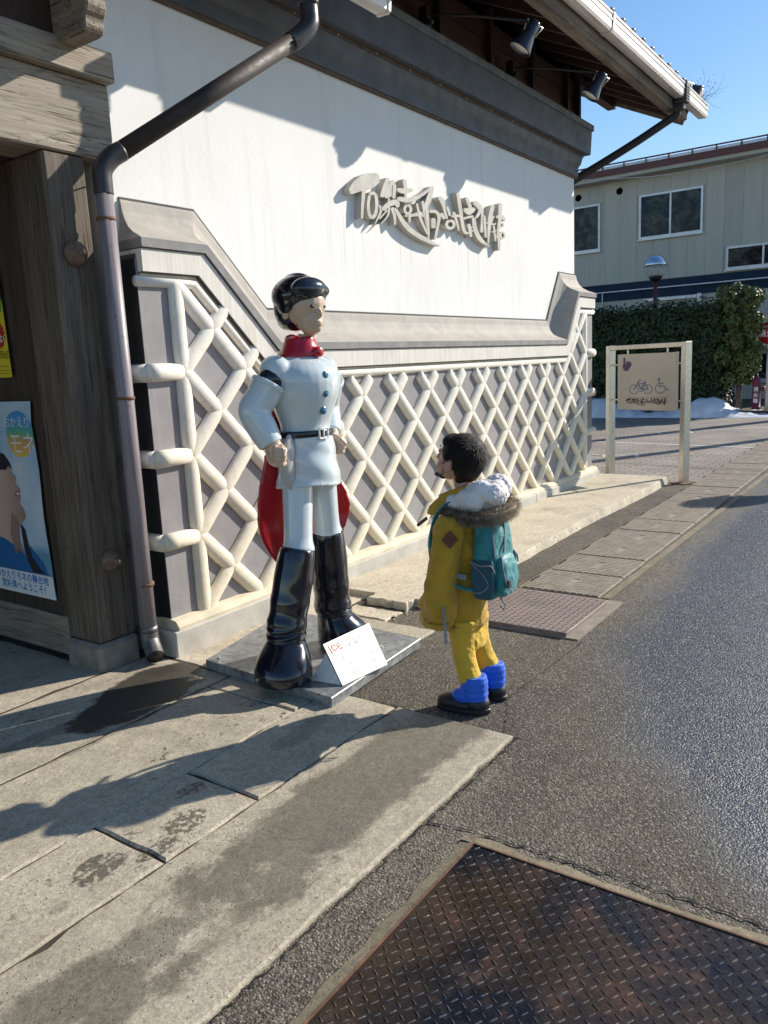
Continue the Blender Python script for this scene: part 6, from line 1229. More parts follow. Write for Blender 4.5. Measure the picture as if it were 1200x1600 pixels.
for (x, y) in ((2.60, 2.93), (3.34, 3.05)):
    w = MB(); w.box(x - 3.01, x - 2.95, y - 2.68, y - 2.62, .0625, .064); w.obj('bolt_pad', MT['galv'], sb); w = MB(); w.lathe([(.008, .064), (.008, .070), (.001, .072)], 6, Matrix.Translation((x - 2.98, y - 2.65, 0))); w.obj('bolt', MT['galv'], sb)

stt = thing('figure_statue', 'glossy statue of a caped figure in pale blue suit and black boots, hands on hips', 'statue', (2.87, 2.48, .062), R_(-8))
def gloss(name, col, rough=.16, var=.05, coat=.5): 
    n = NT(name); a = n.noise(5, n.obj(), 5); c = n.mix(n.ramp(a, .3, .7), tuple(x * (1 - var) for x in col), tuple(min(1, x * (1 + var)) for x in col))
    d = n.ramp(n.noise(90, n.obj(), 3), .68, .74, 0, .25); c = n.mix(d, c, tuple(x * .6 for x in col))
    return n.out(c, n.ramp(a, .3, .7, rough * .8, rough * 1.5), Coat_Weight=coat, Coat_Roughness=.08)
suit = gloss('pale_blue_gloss', (.58, .65, .67)); bootm = gloss('black_gloss', (.008, .010, .018), .14); capem = gloss('red_gloss', (.42, .006, .018), .25, .1, .3); skinm = gloss('painted_skin', (.58, .42, .30), .3, .05, .2); greym = gloss('grey_beige_gloss', (.46, .44, .42), .25)
def fobj(mb, name, mat, par, vox=.006, sm=6, tex=None):
    me = fuse(mb, vox, sm, tex); 
    o = link(name, me, mat, par); return o
def eloft(w, secs, seg=28, cap=True):
    """secs: (z, rx, ry, cx, cy)"""
    rs = []
    for z, rx, ry, cx, cy in secs: rs.append([Vector((cx + rx * math.cos(2 * math.pi * k / seg), cy + ry * math.sin(2 * math.pi * k / seg), z)) for k in range(seg)])
    return w.rings(rs, cap)
def smooth_secs(secs, k=4):
    out = []
    for i in range(len(secs) - 1):
        p0 = secs[max(i - 1, 0)]; p1 = secs[i]; p2 = secs[i + 1]; p3 = secs[min(i + 2, len(secs) - 1)]
        for j in range(k):
            t = j / k; out.append(tuple(.5 * (2 * b + (c - a) * t + (2 * a - 5 * b + 4 * c - d) * t * t + (3 * b - a - 3 * c + d) * t ** 3) for a, b, c, d in zip(p0, p1, p2, p3)))
    out.append(secs[-1]); return out
# torso (local: faces -Y, right hand at -X)
w = MB(); eloft(w, smooth_secs([(1.12, .135, .108, 0, 0), (1.17, .130, .106, 0, 0), (1.24, .150, .132, 0, 0), (1.33, .184, .160, 0, -.004), (1.41, .186, .160, 0, -.004), (1.462, .150, .125, 0, 0), (1.492, .105, .085, 0, .004), (1.515, .06, .055, 0, .0), (1.53, .052, .05, 0, 0)]))
w.ell((-.158, .0, 1.425), (.074, .080, .078)); w.ell((.145, .01, 1.42), (.070, .078, .075))
fobj(w, 'torso', suit, stt, .007, 5)
# arms on hips
for s in (-1, 1):
    sh = Vector((s * .178, .02, 1.375)); el = Vector((s * .228, .10, 1.235)); wr = Vector((s * .175, .02, 1.11))
    if s < 0: sh = Vector((-.200, .0, 1.375)); el = Vector((-.272, .035, 1.245)); wr = Vector((-.238, -.030, 1.10))
    w = MB(); w.tube(cat_rom([sh, sh * .55 + el * .45, el + Vector((0, 0, .012)), el * .5 + wr * .5, wr], 5), [.076, .078, .078, .077, .076, .075, .074, .073, .073, .074, .074, .073, .072, .071, .070, .069, .067, .065, .062, .060, .058], 20, round_=False)
    fobj(w, 'arm', suit, stt, .006, 4)
    w = MB(); d = (el - sh).normalized(); w.tube([sh - d * .006, sh + d * .018], [.083, .085], 24); fobj(w, 'sleeve_cuff', suit, stt, .005, 3)
    w = MB(); w.ell(tuple(sh - d * .02), (.062, .062, .062)); fobj(w, 'shoulder_joint', bootm, stt, .006, 2)
    # fist: palm, four curled fingers of unequal length and a thumb
    F = Vector((s * .158, -.015, 1.06)) if s > 0 else Vector((-.228, -.050, 1.050))
    w = MB(); w.tube([wr + Vector((0, 0, .03)), wr * .5 + F * .5, F + Vector((0, 0, .012))], [.042, .046, .050], 16, flat=.85, round_=True); w.ell(tuple(F), (.044, .052, .052))
    K_ = 1.18
    for i in range(4):
        z = .036 - i * .023; ln_ = (.9, 1.0, .95, .8)[i]
        # knuckles face outwards and forward, finger tips tuck back to the palm
        k0 = F + Vector((s * .020, -.018, z)); k1 = F + Vector((s * .040 * ln_, -.044 * ln_, z)); k2 = F + Vector((s * .012, -.060 * ln_, z - .002)); k3 = F + Vector((-s * .012, -.038, z - .002))
        w.tube([k0, k1, k2, k3], [.0148, .0148, .0138, .012], 10, round_=True)
    w.tube([F + Vector((-s * .010, -.02, .045)), F + Vector((-s * .002, -.058, .028)), F + Vector((s * .016, -.070, .004))], [.0145, .0135, .0115], 10, round_=True)
    fobj(w, 'hand', skinm, stt, .0035, 2)
# tunic skirt with soft draped folds
w = MB(); seg = 48; rs = []
for q in range(15):
    t = q / 14; z = 1.135 - .25 * t; rx = .132 + .034 * t ** .7; ry = .112 + .030 * t ** .7
    ring = []
    for k_ in range(seg):
        a = 2 * math.pi * k_ / seg; f = 1 + .030 * math.sin(46 * (z + .05 * math.cos(a + .6))) * min(1, t * 3) + (.02 if t > .93 else 0)
        ring.append(Vector((rx * f * math.cos(a), ry * f * math.sin(a), z + .010 * math.sin(a * 2))))
    rs.append(ring)
w.rings(rs); fobj(w, 'tunic_skirt', suit, stt, .005, 3)
w = MB(); eloft(w, [(1.118, .146, .116, 0, 0), (1.121, .149, .119, 0, 0), (1.147, .149, .119, 0, 0), (1.150, .146, .116, 0, 0)]); w.obj('belt', bootm, stt)
bk = MB(); P = [(-.027, -.012), (.027, -.012), (.027, .026), (-.027, .026)]
bk.tube([(x, -.126, 1.128 + z) for x, z in [(-.027, -.018), (0, -.018), (.027, -.018), (.027, .005), (.027, .028), (0, .028), (-.027, .028), (-.027, .005)]], .005, 8, closed=True); bk.obj('buckle', MT['white'], stt)
w = MB(); w.tube([(0, -.126, 1.112), (0, -.128, 1.154)], .0045, 8); w.obj('buckle_pin', MT['white'], stt)
# plain small front buttons
for z in (1.40, 1.32, 1.24):
    w = MB(); yb = {1.40: -.160, 1.32: -.156, 1.24: -.134}[z]; w.ell((0, yb, z), (.020, .010, .020), seg=18, rg=10); w.obj('button', gloss('blue_button', (.03, .14, .24), .15), stt)
# side pouch
w = MB(); w.tube(cat_rom([(-.150, -.055, 1.125), (-.163, -.058, 1.06), (-.172, -.058, .98), (-.165, -.050, .905)], 4), [.018, .024, .030, .034, .036, .037, .038, .039, .040, .038, .035, .030, .022], 14, flat=.5, ref=(1, 0, 0), round_=True); fobj(w, 'side_pouch', greym, stt, .005, 4)
# thighs
for s, hip, kn in ((-1, (-.080, -.010, .93), (-.138, -.048, .575)), (1, (.078, .0, .93), (.124, .030, .60))):
    hip = Vector(hip); kn = Vector(kn); P = cat_rom([hip, hip * .66 + kn * .34, hip * .3 + kn * .7, kn * .93 + hip * .07, kn], 4); R0 = [.074, .074, .074, .073, .072, .071, .070, .069, .069, .069, .070, .074, .079, .080, .078, .070, .06]
    w = MB(); w.tube(P, R0, 20, round_=False); fobj(w, 'leg', suit, stt, .006, 4)
# boots
for s, kn, an, ft, toe in ((-1, (-.138, -.048, .60), (-.240, -.038, .225), (-.292, -.055, .112), (-.45, -.75)), (1, (.124, .032, .63), (.158, .060, .20), (.172, .052, .105), (.85, -.52))):
    kn = Vector(kn); an = Vector(an); ft = Vector(ft); td = Vector((toe[0], toe[1], 0)).normalized()
    w = MB()
    pts = [kn + Vector((0, 0, .0)), kn * .98 + an * .02, kn * .75 + an * .25, kn * .45 + an * .55, kn * .2 + an * .8, an]
    w.tube(cat_rom(pts, 5), [.074, .077, .079, .081, .083, .085, .087, .089, .091, .092, .093, .094, .095, .095, .094, .093, .094, .096, .095, .092, .090, .092, .096, .099, .095, .09], 24)
    for zz, rr in ((.215, .102), (.185, .100), (.250, .098)):
        c = an + Vector((td.x * .004, td.y * .004, zz - an.z)); w.ell(tuple(c), (rr, rr, .024), M=Matrix.Rotation(R_(10 * s), 3, 'Y'), seg=24, rg=10)
    # big rounded foot: one bell-shaped loft growing out of the ankle
    secs = []
    for z, r_, t in ((.20, .088, 0), (.185, .088, .1), (.165, .096, .3), (.135, .110, .6), (.10, .122, .85), (.06, .128, 1), (.02, .127, 1), (.004, .122, 1)):
        c = an.lerp(ft + td * .035, t); secs.append((z, r_ * (1 + .10 * t * abs(td.x)), r_ * (1 + .10 * t * abs(td.y)), c.x, c.y))
    eloft(w, smooth_secs(secs))
    # flatten sole
    w.v = [(x, y, max(z, .001)) for x, y, z in w.v]
    fobj(w, 'boot', bootm, stt, .006, 12)
# neck, scarf, head, plain short hair
w = MB(); w.tube([(0, .0, 1.50), (.012, -.018, 1.60)], [.046, .044], 18); HC = Vector((0, -.025, 1.715))
w.ell((0, -.020, 1.735), (.095, .108, .100)); w.ell((0, -.060, 1.665), (.062, .060, .070)); w.ell((0, -.095, 1.628), (.026, .024, .024))
w.ell((0, -.126, 1.690), (.011, .014, .020)); w.ell((-.098, .0, 1.70), (.012, .022, .030)); w.ell((.098, .0, 1.70), (.012, .022, .030)); w.ell((0, -.118, 1.655), (.022, .010, .006)); w.ell((0, -.118, 1.643), (.018, .010, .007))
head = fobj(w, 'head', skinm, stt, .004, 3)
for s in (-1, 1):
    w = MB(); w.ell((s * .035, -.116, 1.722), (.013, .006, .008), seg=14, rg=8); w.obj('eye', MT['black'], head)
w = MB(); w.ell((0, .012, 1.778), (.126, .130, .098), seg=30, rg=18); w.ell((-.02, -.085, 1.80), (.10, .055, .055)); w.ell((0, .02, 1.85), (.06, .07, .035)); w.ell((0, .05, 1.72), (.106, .085, .10)); w.ell((.01, -.072, 1.795), (.098, .055, .042)); w.ell((-.100, .0, 1.745), (.020, .05, .055)); w.ell((.100, .0, 1.745), (.020, .05, .055)); w.ell((0, .09, 1.675), (.07, .04, .05))
hr_ = fobj(w, 'hair', bootm, stt, .005, 10, None); hr_.location = (.014, -.010, -.012); head.location = (.014, -.010, -.012)
w = MB()
rs = []
for z, r, o in ((1.495, .105, 0), (1.505, .112, .01), (1.52, .100, .0), (1.535, .092, -.004), (1.55, .085, -.004), (1.565, .078, -.006), (1.58, .074, -.006), (1.588, .068, -.006), (1.58, .056, -.006), (1.52, .050, 0)):
    rs.append([Vector((r * math.cos(a) * (1 + .03 * math.sin(3 * a + z * 60)), o + r * .92 * math.sin(a), z - .010 * math.cos(a * 2) - .014 * max(0, -math.sin(a)))) for a in [2 * math.pi * k_ / 32 for k_ in range(32)]])
w.rings(rs); w.ell((.02, -.105, 1.508), (.030, .016, .026)); fobj(w, 'scarf', capem, stt, .005, 2)
# cape: thick hanging sheet behind the body
rows = [(1.50, -.075, .075, .075), (1.42, -.10, .10, .135), (1.30, -.115, .12, .165), (1.15, -.135, .15, .17), (1.0, -.165, .25, .17), (.86, -.195, .36, .175), (.74, -.20, .43, .18), (.66, -.195, .435, .18), (.56, -.16, .38, .175), (.46, -.09, .33, .17), (.39, -.02, .28, .165), (.345, .05, .22, .16)]
rows = smooth_secs([(z, xa + .022, xb - .035, y) for z, xa, xb, y in rows], 4)
w = MB(); rs = []
for z, xa, xb, y in rows:
    ring = []
    m_ = 20; 
    for k_ in range(m_ + 1): u = k_ / m_; ring.append(Vector((xa + (xb - xa) * u, y + .035 * math.sin(u * math.pi * 2.5 + z * 3) + .03 * (2 * u - 1) ** 2 * -1, z)))
    for k_ in range(m_, -1, -1): u = k_ / m_; ring.append(Vector((xa + (xb - xa) * u, y + .022 + .035 * math.sin(u * math.pi * 2.5 + z * 3) + .03 * (2 * u - 1) ** 2 * -1, z)))
    rs.append(ring)
w.rings(rs); fobj(w, 'cape', capem, stt, .008, 6)

# plaque
pq = thing('name_plaque', 'small tilted white name plaque on the front edge of the statue base', 'plaque', (2.63, 2.153, .064))
BL = Vector((0, 0, .0)); BR = Vector((.309, -.035, .0)); TL = Vector((.054, .148, .155)); TRt = Vector((.403, .135, .155))
nrm = (BR - BL).cross(TL - BL).normalized(); 
whitep = NT('glossy_white_panel').out((.86, .84, .78), .22)
w = MB(); th = nrm * .004; vs = [BL, BR, TRt, TL]; w.add([p for p in vs] + [p + th for p in vs], [(3, 2, 1, 0), (4, 5, 6, 7), (0, 1, 5, 4), (1, 2, 6, 5), (2, 3, 7, 6), (3, 0, 4, 7)]); w.obj('panel', whitep, pq)
w = MB(); a = TL - th; b = TRt - th; FB = Vector((.14, .20, .001)); w.add([BL - th + Vector((.01, .01, .0)), a * .8 + BL * .2 - th, Vector((-.02, .17, .002)), Vector((.30, .17, .002)), b * .8 + BR * .2 - th, BR - th], [(0, 1, 2), (1, 4, 3, 2), (4, 5, 3), (0, 2, 3, 5)]); w.obj('bent_support', MT['gutter'], pq)
ex = (BR - BL).normalized(); ez = (TL - BL); ez = (ez - ex * ez.dot(ex)).normalized()
def PT(u, v, q=1): o = BL + ex * u + ez * v + nrm * (.0046 + .0003 * q); return Matrix(((ex.x, ez.x, nrm.x, o.x), (ex.y, ez.y, nrm.y, o.y), (ex.z, ez.z, nrm.z, o.z), (0, 0, 0, 1)))
ptr = flat('plaque_red', (.62, .05, .02)); ptk = flat('plaque_grey', (.22, .22, .21))
put_text('plaque_text', 'JOE', .050, PT(.050, .166), ptr, pq, bold=.0003, spacing=1.2); put_text('plaque_text', 'ジョー', .046, PT(.175, .168), ptk, pq, bold=.0005)
ptf = flat('plaque_faint_grey', (.45, .45, .43))
put_text('plaque_text', '漫画', .024, PT(.065, .115), ptf, pq); put_text('plaque_text', '「サイボーグ', .027, PT(.03, .068), ptf, pq); put_text('plaque_text', 'の主人公', .02, PT(.08, .03), ptf, pq)
put_text('plaque_text', '主役の', .026, PT(.22, .122), ptf, pq); put_text('plaque_text', 'メインキャラ', .026, PT(.205, .082), ptf, pq); put_text('plaque_text', 'です', .022, PT(.24, .038), ptf, pq)

# ================================================================== child
CH = (2.89, 1.60, 0.)
kid = thing('person', 'small child in mustard coat, yellow trousers and blue boots looking up at the statue', 'person', CH, 0)
def cloth(name, col, rough=.75, var=.1, bs=220, bump=.0015, vs=14, sheen=.2):
    n = NT(name); a = n.noise(vs, n.obj(), 4); b = n.noise(bs, n.obj(), 2)
    c = n.mix(n.ramp(a, .3, .7), tuple(x * (1 - var) for x in col), tuple(min(1, x * (1 + var)) for x in col))
    fold = n.noise(13, n.obj(), 3, dist=1.2)
    return n.out(c, rough, n.bump(b, .5, bump, n.bump(fold, .6, .018)), Sheen_Weight=sheen)
coat = cloth('mustard_coat', (.46, .265, .012)); trou = cloth('yellow_trousers', (.62, .38, .022), bs=160); bblue = cloth('blue_nylon', (.002, .11, .68), .5, bs=90); bblack = simple('black_rubber', (.014, .014, .018), .5)
skin = NT('skin'); skin = skin.out((.50, .30, .215), .5, Subsurface_Weight=.08); 
teal = cloth('teal_nylon', (.008, .20, .215), .5, bs=120); teald = cloth('dark_teal_mesh', (.008, .07, .10), .7, bs=500); greyc = cloth('grey_webbing', (.22, .22, .23), .8)
fleece = cloth('white_fleece', (.74, .70, .68), .95, bs=120, bump=.008); furm = NT('fur')
furm = furm.out(furm.mix(furm.ramp(furm.noise(25, furm.obj(), 3), .35, .65), (.12, .085, .055), (.33, .25, .17)), .8)
hairm = NT('black_hair'); hairm = hairm.out(hairm.mix(hairm.ramp(hairm.noise(60, hairm.obj(), 2), .4, .6), (.008, .006, .006), (.020, .012, .010)), .65, Specular_IOR_Level=.25)
# bare body: head, neck and the hands inside the sleeves, one continuous skin
tilt = Matrix.Rotation(R_(20), 3, 'X')     # looks up (faces +Y)
HCc = Vector((0, .055, 1.085))
def hp(x, y, z): return tuple(HCc + tilt @ Vector((x, y, z)))
w = MB(); w.ell(hp(0, -.004, .012), (.074, .092, .088), M=tilt); w.ell(hp(0, .030, -.035), (.061, .060, .062), M=tilt); w.ell(hp(0, .058, -.078), (.026, .024, .020), M=tilt)
w.ell(hp(-.038, .045, -.038), (.026, .030, .030)); w.ell(hp(.038, .045, -.038), (.026, .030, .030))
w.ell(hp(0, .096, -.022), (.010, .013, .013), M=tilt); w.tube([hp(0, .088, .018), hp(0, .099, -.018)], [.005, .008], 8); w.ell(hp(0, .086, -.048), (.017, .010, .006), M=tilt); w.ell(hp(0, .083, -.059), (.014, .010, .006), M=tilt)
w.ell(hp(-.026, .076, .015), (.019, .014, .013), M=tilt); w.ell(hp(.026, .076, .015), (.019, .014, .013), M=tilt)
w.tube([(0, .04, 1.03), (0, .03, .96), (0, .03, .88)], [.046, .043, .055], 16)
for s in (-1, 1):
    w.ell(hp(s * .080, .002, -.014), (.010, .020, .029), M=tilt); w.ell(hp(s * .084, -.004, -.004), (.008, .015, .022), M=tilt)
# torso and legs beneath the clothes keep the figure whole
eloft(w, smooth_secs([(.38, .060, .042, 0, .045), (.5, .070, .050, 0, .05), (.7, .09, .065, 0, .035), (.83, .10, .06, 0, .035), (.88, .08, .055, 0, .035), (.92, .045, .045, 0, .03)]))
for s in (-1, 1):
    w.tube([(s * .048, .04, .40), (s * .063, .022, .28), (s * .082, -.018, .14), (s * .088, -.02, .07)], [.040, .036, .030, .028], 12, round_=True)
    w.tube([(s * .10, .03, .84), (s * .13, .05, .68), (s * .138, .085, .50)], [.036, .030, .026], 12, round_=True)
    # hand in the sleeve: palm, four fingers, thumb
    hb = Vector((s * .135, .090, .455))
    w.tube([hb + Vector((0, 0, .03)), hb - Vector((0, 0, .02))], [.022, .026], 12, flat=.55, ref=(0, 1, 0), round_=True)
    for i in range(4):
        f0 = hb + Vector((0, -.018 + .012 * i, -.03)); L = (.026, .033, .036, .031)[i]
        w.tube([f0, f0 + Vector((-s * .003, .002, -L * .6)), f0 + Vector((-s * .010, .004, -L))], [.0065, .006, .005], 8, round_=True)
    w.tube([hb + Vector((-s * .004, .02, .0)), hb + Vector((-s * .010, .036, -.018)), hb + Vector((-s * .012, .038, -.032))], [.008, .007, .006], 8, round_=True)
fobj(w, 'body', skin, kid, .0038, 3)
for s in (-1, 1):
    w = MB(); w.ell(hp(s * .027, .0875, .013), (.0105, .0045, .0055), M=tilt, seg=12, rg=8); w.obj('eye', MT['black'], kid)
    w = MB(); w.tube([hp(s * .014, .0905, .033), hp(s * .028, .089, .037), hp(s * .042, .080, .033)], [.0016, .0022, .0015], 6, flat=.8); w.obj('eyebrow', hairm, kid)
# hair: solid cap plus many strands
w = MB(); w.ell(hp(0, -.016, .030), (.086, .098, .090), M=tilt, seg=30, rg=20); w.ell(hp(0, -.050, -.005), (.079, .058, .078), M=tilt); w.ell(hp(0, .050, .066), (.066, .040, .034), M=tilt)
w.ell(hp(0, -.045, -.062), (.052, .036, .038), M=tilt)
for s in (-1, 1): w.ell(hp(s * .070, -.014, .036), (.015, .040, .034), M=tilt)
hc = fobj(w, 'hair', hairm, kid, .004, 3)
w = MB()
for i in range(5200):
    d = Vector((random.gauss(0, 1), random.gauss(0, 1), random.gauss(0, 1) + .25)).normalized()
    if d.y > .45 and d.z < .45: continue
    if d.z < -.75 and d.y > -.2: continue
    c = Vector((0, -.018, .024)); p = c + Vector((d.x * .086, d.y * .097, d.z * .092))
    if d.z < -.35 and abs(d.x) > .5 and d.y > -.15: continue
    crown = Vector((0, -.06, .085)); fl = (p - crown); fl = (fl - d * fl.dot(d)).normalized() if (fl - d * fl.dot(d)).length > 1e-4 else Vector((1, 0, 0))
    L = random.uniform(.016, .034); q = p + (fl * .8 + d * random.uniform(.02, .22 if d.y > -.3 else .4) + Vector((jit(.25), jit(.25), jit(.25)))).normalized() * L; m = (p + q) / 2 + d * .004
    s_ = fl.cross(d).normalized() * .0008
    P = [HCc + tilt @ v for v in (p - s_, p + s_, m + s_ * .8, m - s_ * .8, q)]
    k_ = len(w.v); w.v += [tuple(v) for v in P]; w.f += [(k_, k_ + 1, k_ + 2, k_ + 3), (k_ + 3, k_ + 2, k_ + 4)]; w.sm += [True, True]
w.obj('hair_strands', hairm, hc, fix=False, kind='stuff')
# mask pulled under the chin with its ear loop
w = MB(); w.ell(hp(0, .064, -.092), (.032, .030, .010), M=tilt @ Matrix.Rotation(R_(-8), 3, 'X')); w.ell(hp(-.032, .040, -.086), (.010, .020, .010), M=tilt); w.ell(hp(.032, .040, -.086), (.010, .020, .010), M=tilt); mk = fobj(w, 'face_mask', MT['black'], kid, .004, 2)
for s in (-1, 1):
    w = MB(); w.tube([hp(s * .040, .045, -.082), hp(s * .078, .020, -.035), hp(s * .086, .002, .006), hp(s * .087, -.012, .010), hp(s * .086, -.020, -.010), hp(s * .070, .020, -.060), hp(s * .040, .042, -.088)], .0012, 6); w.obj('ear_loop', MT['black'], mk)
# coat body: hangs wide and open at the front
w = MB()
eloft(w, smooth_secs([(.358, .132, .150, 0, .104), (.38, .133, .154, 0, .103), (.42, .130, .152, 0, .100), (.50, .124, .134, 0, .082), (.60, .116, .112, 0, .062), (.70, .112, .098, 0, .048), (.80, .112, .090, 0, .042), (.86, .102, .078, 0, .04), (.895, .080, .068, 0, .035), (.92, .066, .06, 0, .035)], 4))
ctex = [('CLOUDS', .12, .030), ('CLOUDS', .035, .007)]
fobj(w, 'coat', coat, kid, .005, 3, ctex)
seamm = cloth('coat_seam', (.25, .145, .012))
w = MB(); w.tube([(.1325 * math.cos(a), .103 + .1545 * math.sin(a), .382) for a in [2 * math.pi * k_ / 40 for k_ in range(40)]], .0022, 6, closed=True); w.obj('hem_seam', seamm, kid)
# open front edges flaring out over the hem
for sx in (-1, 1):
    w = MB(); rs = []
    for q in range(11):
        t = q / 10; z = .74 - .32 * t; yb = .10 + .06 * t; out_y = .145 + (.150 if sx < 0 else .09) * t ** 1.5
        x0_ = sx * (.085 - .01 * t); x1_ = sx * (.030 - .02 * t)
        rs.append([Vector(p) for p in ((x0_, yb, z), (x0_ * .95, (yb + out_y) / 2, z), (x1_ + sx * .012, out_y, z - .01), (x1_ - sx * .010, out_y - .004, z - .01), (x0_ * .95 - sx * .026, (yb + out_y) / 2 - .01, z), (x0_ - sx * .028, yb, z))])
    w.rings(rs); fobj(w, 'coat_front', coat, kid, .005, 4, [('CLOUDS', .07, .014)])
for s in (-1, 1):
    w = MB(); w.tube(cat_rom([(s * .092, .033, .850), (s * .124, .045, .78), (s * .140, .066, .64), (s * .140, .085, .50), (s * .132, .098, .385)], 5), [.050, .056, .060, .062, .063, .064, .064, .064, .065, .066, .067, .068, .069, .070, .070, .070, .069, .067, .065, .060, .046], 22, flat=1.02)
    fobj(w, 'sleeve', coat, kid, .005, 3, [('CLOUDS', .09, .026), ('CLOUDS', .03, .006)])
    w = MB(); w.tube([(s * .1325 + .066 * math.cos(a), .0965 + .066 * math.sin(a), .412) for a in [2 * math.pi * k_ / 28 for k_ in range(28)]], .0025, 6, closed=True); w.obj('cuff_seam', seamm, kid)
w = MB(); c_ = Vector((-.192, .000, .784)); n_ = Vector((-.87, -.49, 0)); t_ = Vector((-.49, .87, 0)); u_ = Vector((0, 0, 1))
q_ = [c_ + u_ * .037, c_ + t_ * .034, c_ - u_ * .037, c_ - t_ * .034]; w.add([p + n_ * .004 for p in q_] + [p - n_ * .012 for p in q_], [(0, 1, 2, 3), (0, 4, 5, 1), (1, 5, 6, 2), (2, 6, 7, 3), (3, 7, 4, 0)]); w.obj('sleeve_patch', simple('brown_patch', (.13, .045, .022), .7), kid)
# high collar
w = MB(); rs = []
for z, r, yo in ((.875, .098, .045), (.905, .090, .055), (.935, .084, .062), (.962, .080, .066), (.965, .073, .066), (.93, .070, .058), (.88, .075, .045)):
    rs.append([Vector((r * math.cos(a), yo + r * 1.05 * math.sin(a), z - .028 * math.sin(a))) for a in [2 * math.pi * k_ / 30 for k_ in range(30)]])
w.rings(rs, cap=False); 
me = w.obj('collar', coat, kid)
# collar flap opening towards the front
w = MB(); w.tube(cat_rom([(-.072, .060, .925), (-.066, .115, .900), (-.052, .165, .872), (-.045, .195, .850)], 4), [.030, .032, .034, .034, .034, .032, .030, .028, .026, .022, .018, .012, .006], 12, flat=.24, ref=(0, 0, 1)); fobj(w, 'collar_flap', coat, kid, .005, 3)
w = MB(); w.bar((-.065, .185, .838), (-.052, .245, .797), .004, .014); w.obj('neck_strap', simple('brown_strap', (.09, .06, .045), .8), kid)
# hood: fleece lining turned out, fur trim below
w = MB(); w.ell((0, -.075, .945), (.100, .078, .064), seg=26, rg=16); w.ell((-.060, -.075, .960), (.048, .064, .052)); w.ell((.05, -.100, .975), (.060, .058, .050)); w.ell((-.082, .010, .918), (.034, .070, .036)); w.ell((.075, .0, .925), (.036, .062, .030)); w.ell((-.01, -.118, .950), (.084, .048, .055)); w.ell((-.088, -.04, .930), (.036, .07, .05))
hood = fobj(w, 'hood', fleece, kid, .005, 2, [('CLOUDS', .05, .018), ('CLOUDS', .010, .009)])
w = MB(); fp = cat_rom([(-.100, .070, .880), (-.124, .010, .872), (-.128, -.07, .868), (-.095, -.15, .872), (0, -.185, .885), (.085, -.15, .90), (.112, -.06, .90), (.105, .02, .90)], 6)
w.tube(fp, .017, 10); tr = fobj(w, 'fur_trim', furm, hood, .005, 2)
w = MB()
for i in range(9000):
    k_ = random.randrange(len(fp) - 1); c = fp[k_].lerp(fp[k_ + 1], random.random()); ax = (fp[k_ + 1] - fp[k_]).normalized()
    d = Vector((jit(1), jit(1), jit(1) - .25)); d = (d - ax * d.dot(ax)).normalized(); p = c + d * .014; q = p + (d + ax * jit(.6) + Vector((0, 0, -.35))).normalized() * random.uniform(.018, .036)
    s_ = ax * .0010; k2 = len(w.v); w.v += [tuple(p - s_), tuple(p + s_), tuple(q)]; w.f.append((k2, k2 + 1, k2 + 2)); w.sm.append(True)
w.obj('fur', furm, tr, fix=False, kind='stuff') if False else None
fur = w.mesh('fur'); fo = link('fur_hairs', fur, furm, hood, 'stuff')
# trousers
w = MB(); eloft(w, smooth_secs([(.27, .088, .070, 0, .032), (.33, .098, .074, 0, .040), (.42, .090, .066, 0, .055), (.50, .08, .055, 0, .06)]))
for s in (-1, 1):
    w.tube(cat_rom([(s * .052, .030, .40), (s * .062, .030, .30), (s * .076, .006, .205), (s * .085, -.022, .135)], 5), [.062, .062, .060, .058, .056, .054, .052, .050, .049, .048, .048, .048, .049, .050, .049, .044], 18)
fobj(w, 'trousers', trou, kid, .005, 4, [('CLOUDS', .05, .009), ('CLOUDS', .02, .004)])
# snow boots
for s, rz in ((-1, 12), (1, -6)):
    B = Vector((s * .088, 0, 0)); Rz = Matrix.Rotation(R_(rz), 3, 'Z')
    def bp3(x, y, z): return B + Rz @ Vector((x, y, z))
    w = MB(); w.tube([bp3(0, -.035, .06), bp3(0, -.034, .10), bp3(0, -.032, .14), bp3(0, -.030, .165)], [.050, .052, .054, .051], 20, flat=1.15, ref=(1, 0, 0)); w.ell(tuple(bp3(0, .005, .07)), (.044, .065, .036), M=Rz)
    for z in (.088, .115, .142): w.tube([bp3(0, -.034, z - .010), bp3(0, -.034, z), bp3(0, -.034, z + .010)], [.050, .0545, .050], 20, flat=1.15, ref=(1, 0, 0))
    fobj(w, 'boot', bblue, kid, .004, 2)
    w = MB(); w.ell(tuple(bp3(0, .065, .038)), (.046, .072, .034), M=Rz); w.ell(tuple(bp3(0, -.045, .042)), (.050, .055, .042), M=Rz); w.ell(tuple(bp3(0, .01, .032)), (.046, .085, .030), M=Rz)
    w.v = [(x, y, max(z, .012)) for x, y, z in w.v]; fobj(w, 'boot_shell', bblack, kid, .004, 2)
    w = MB(); out_ = [bp3(.050 * math.cos(a) * (1 - .12 * math.sin(a)), .018 + .122 * math.sin(a), 0) for a in [2 * math.pi * k_ / 28 for k_ in range(28)]]
    w.prism([(p.x, p.y) for p in out_], lambda x, y: (x, y, .001), lambda x, y: (x, y, .024)); w.obj('sole', bblack, kid, bevel=.003)
    w = MB()
    for i in range(7):
        a = i * .9; w.tube([bp3(.03, -.01, .155), bp3(.048 + .012 * math.cos(a), .0 + .018 * math.sin(a), .160 + .008 * math.sin(a * 2)), bp3(.045, .018 * math.cos(a), .142)], .0022, 5)
    w.obj('elastic_cord', simple('mottled_cord', (.35, .34, .28), .8), kid)

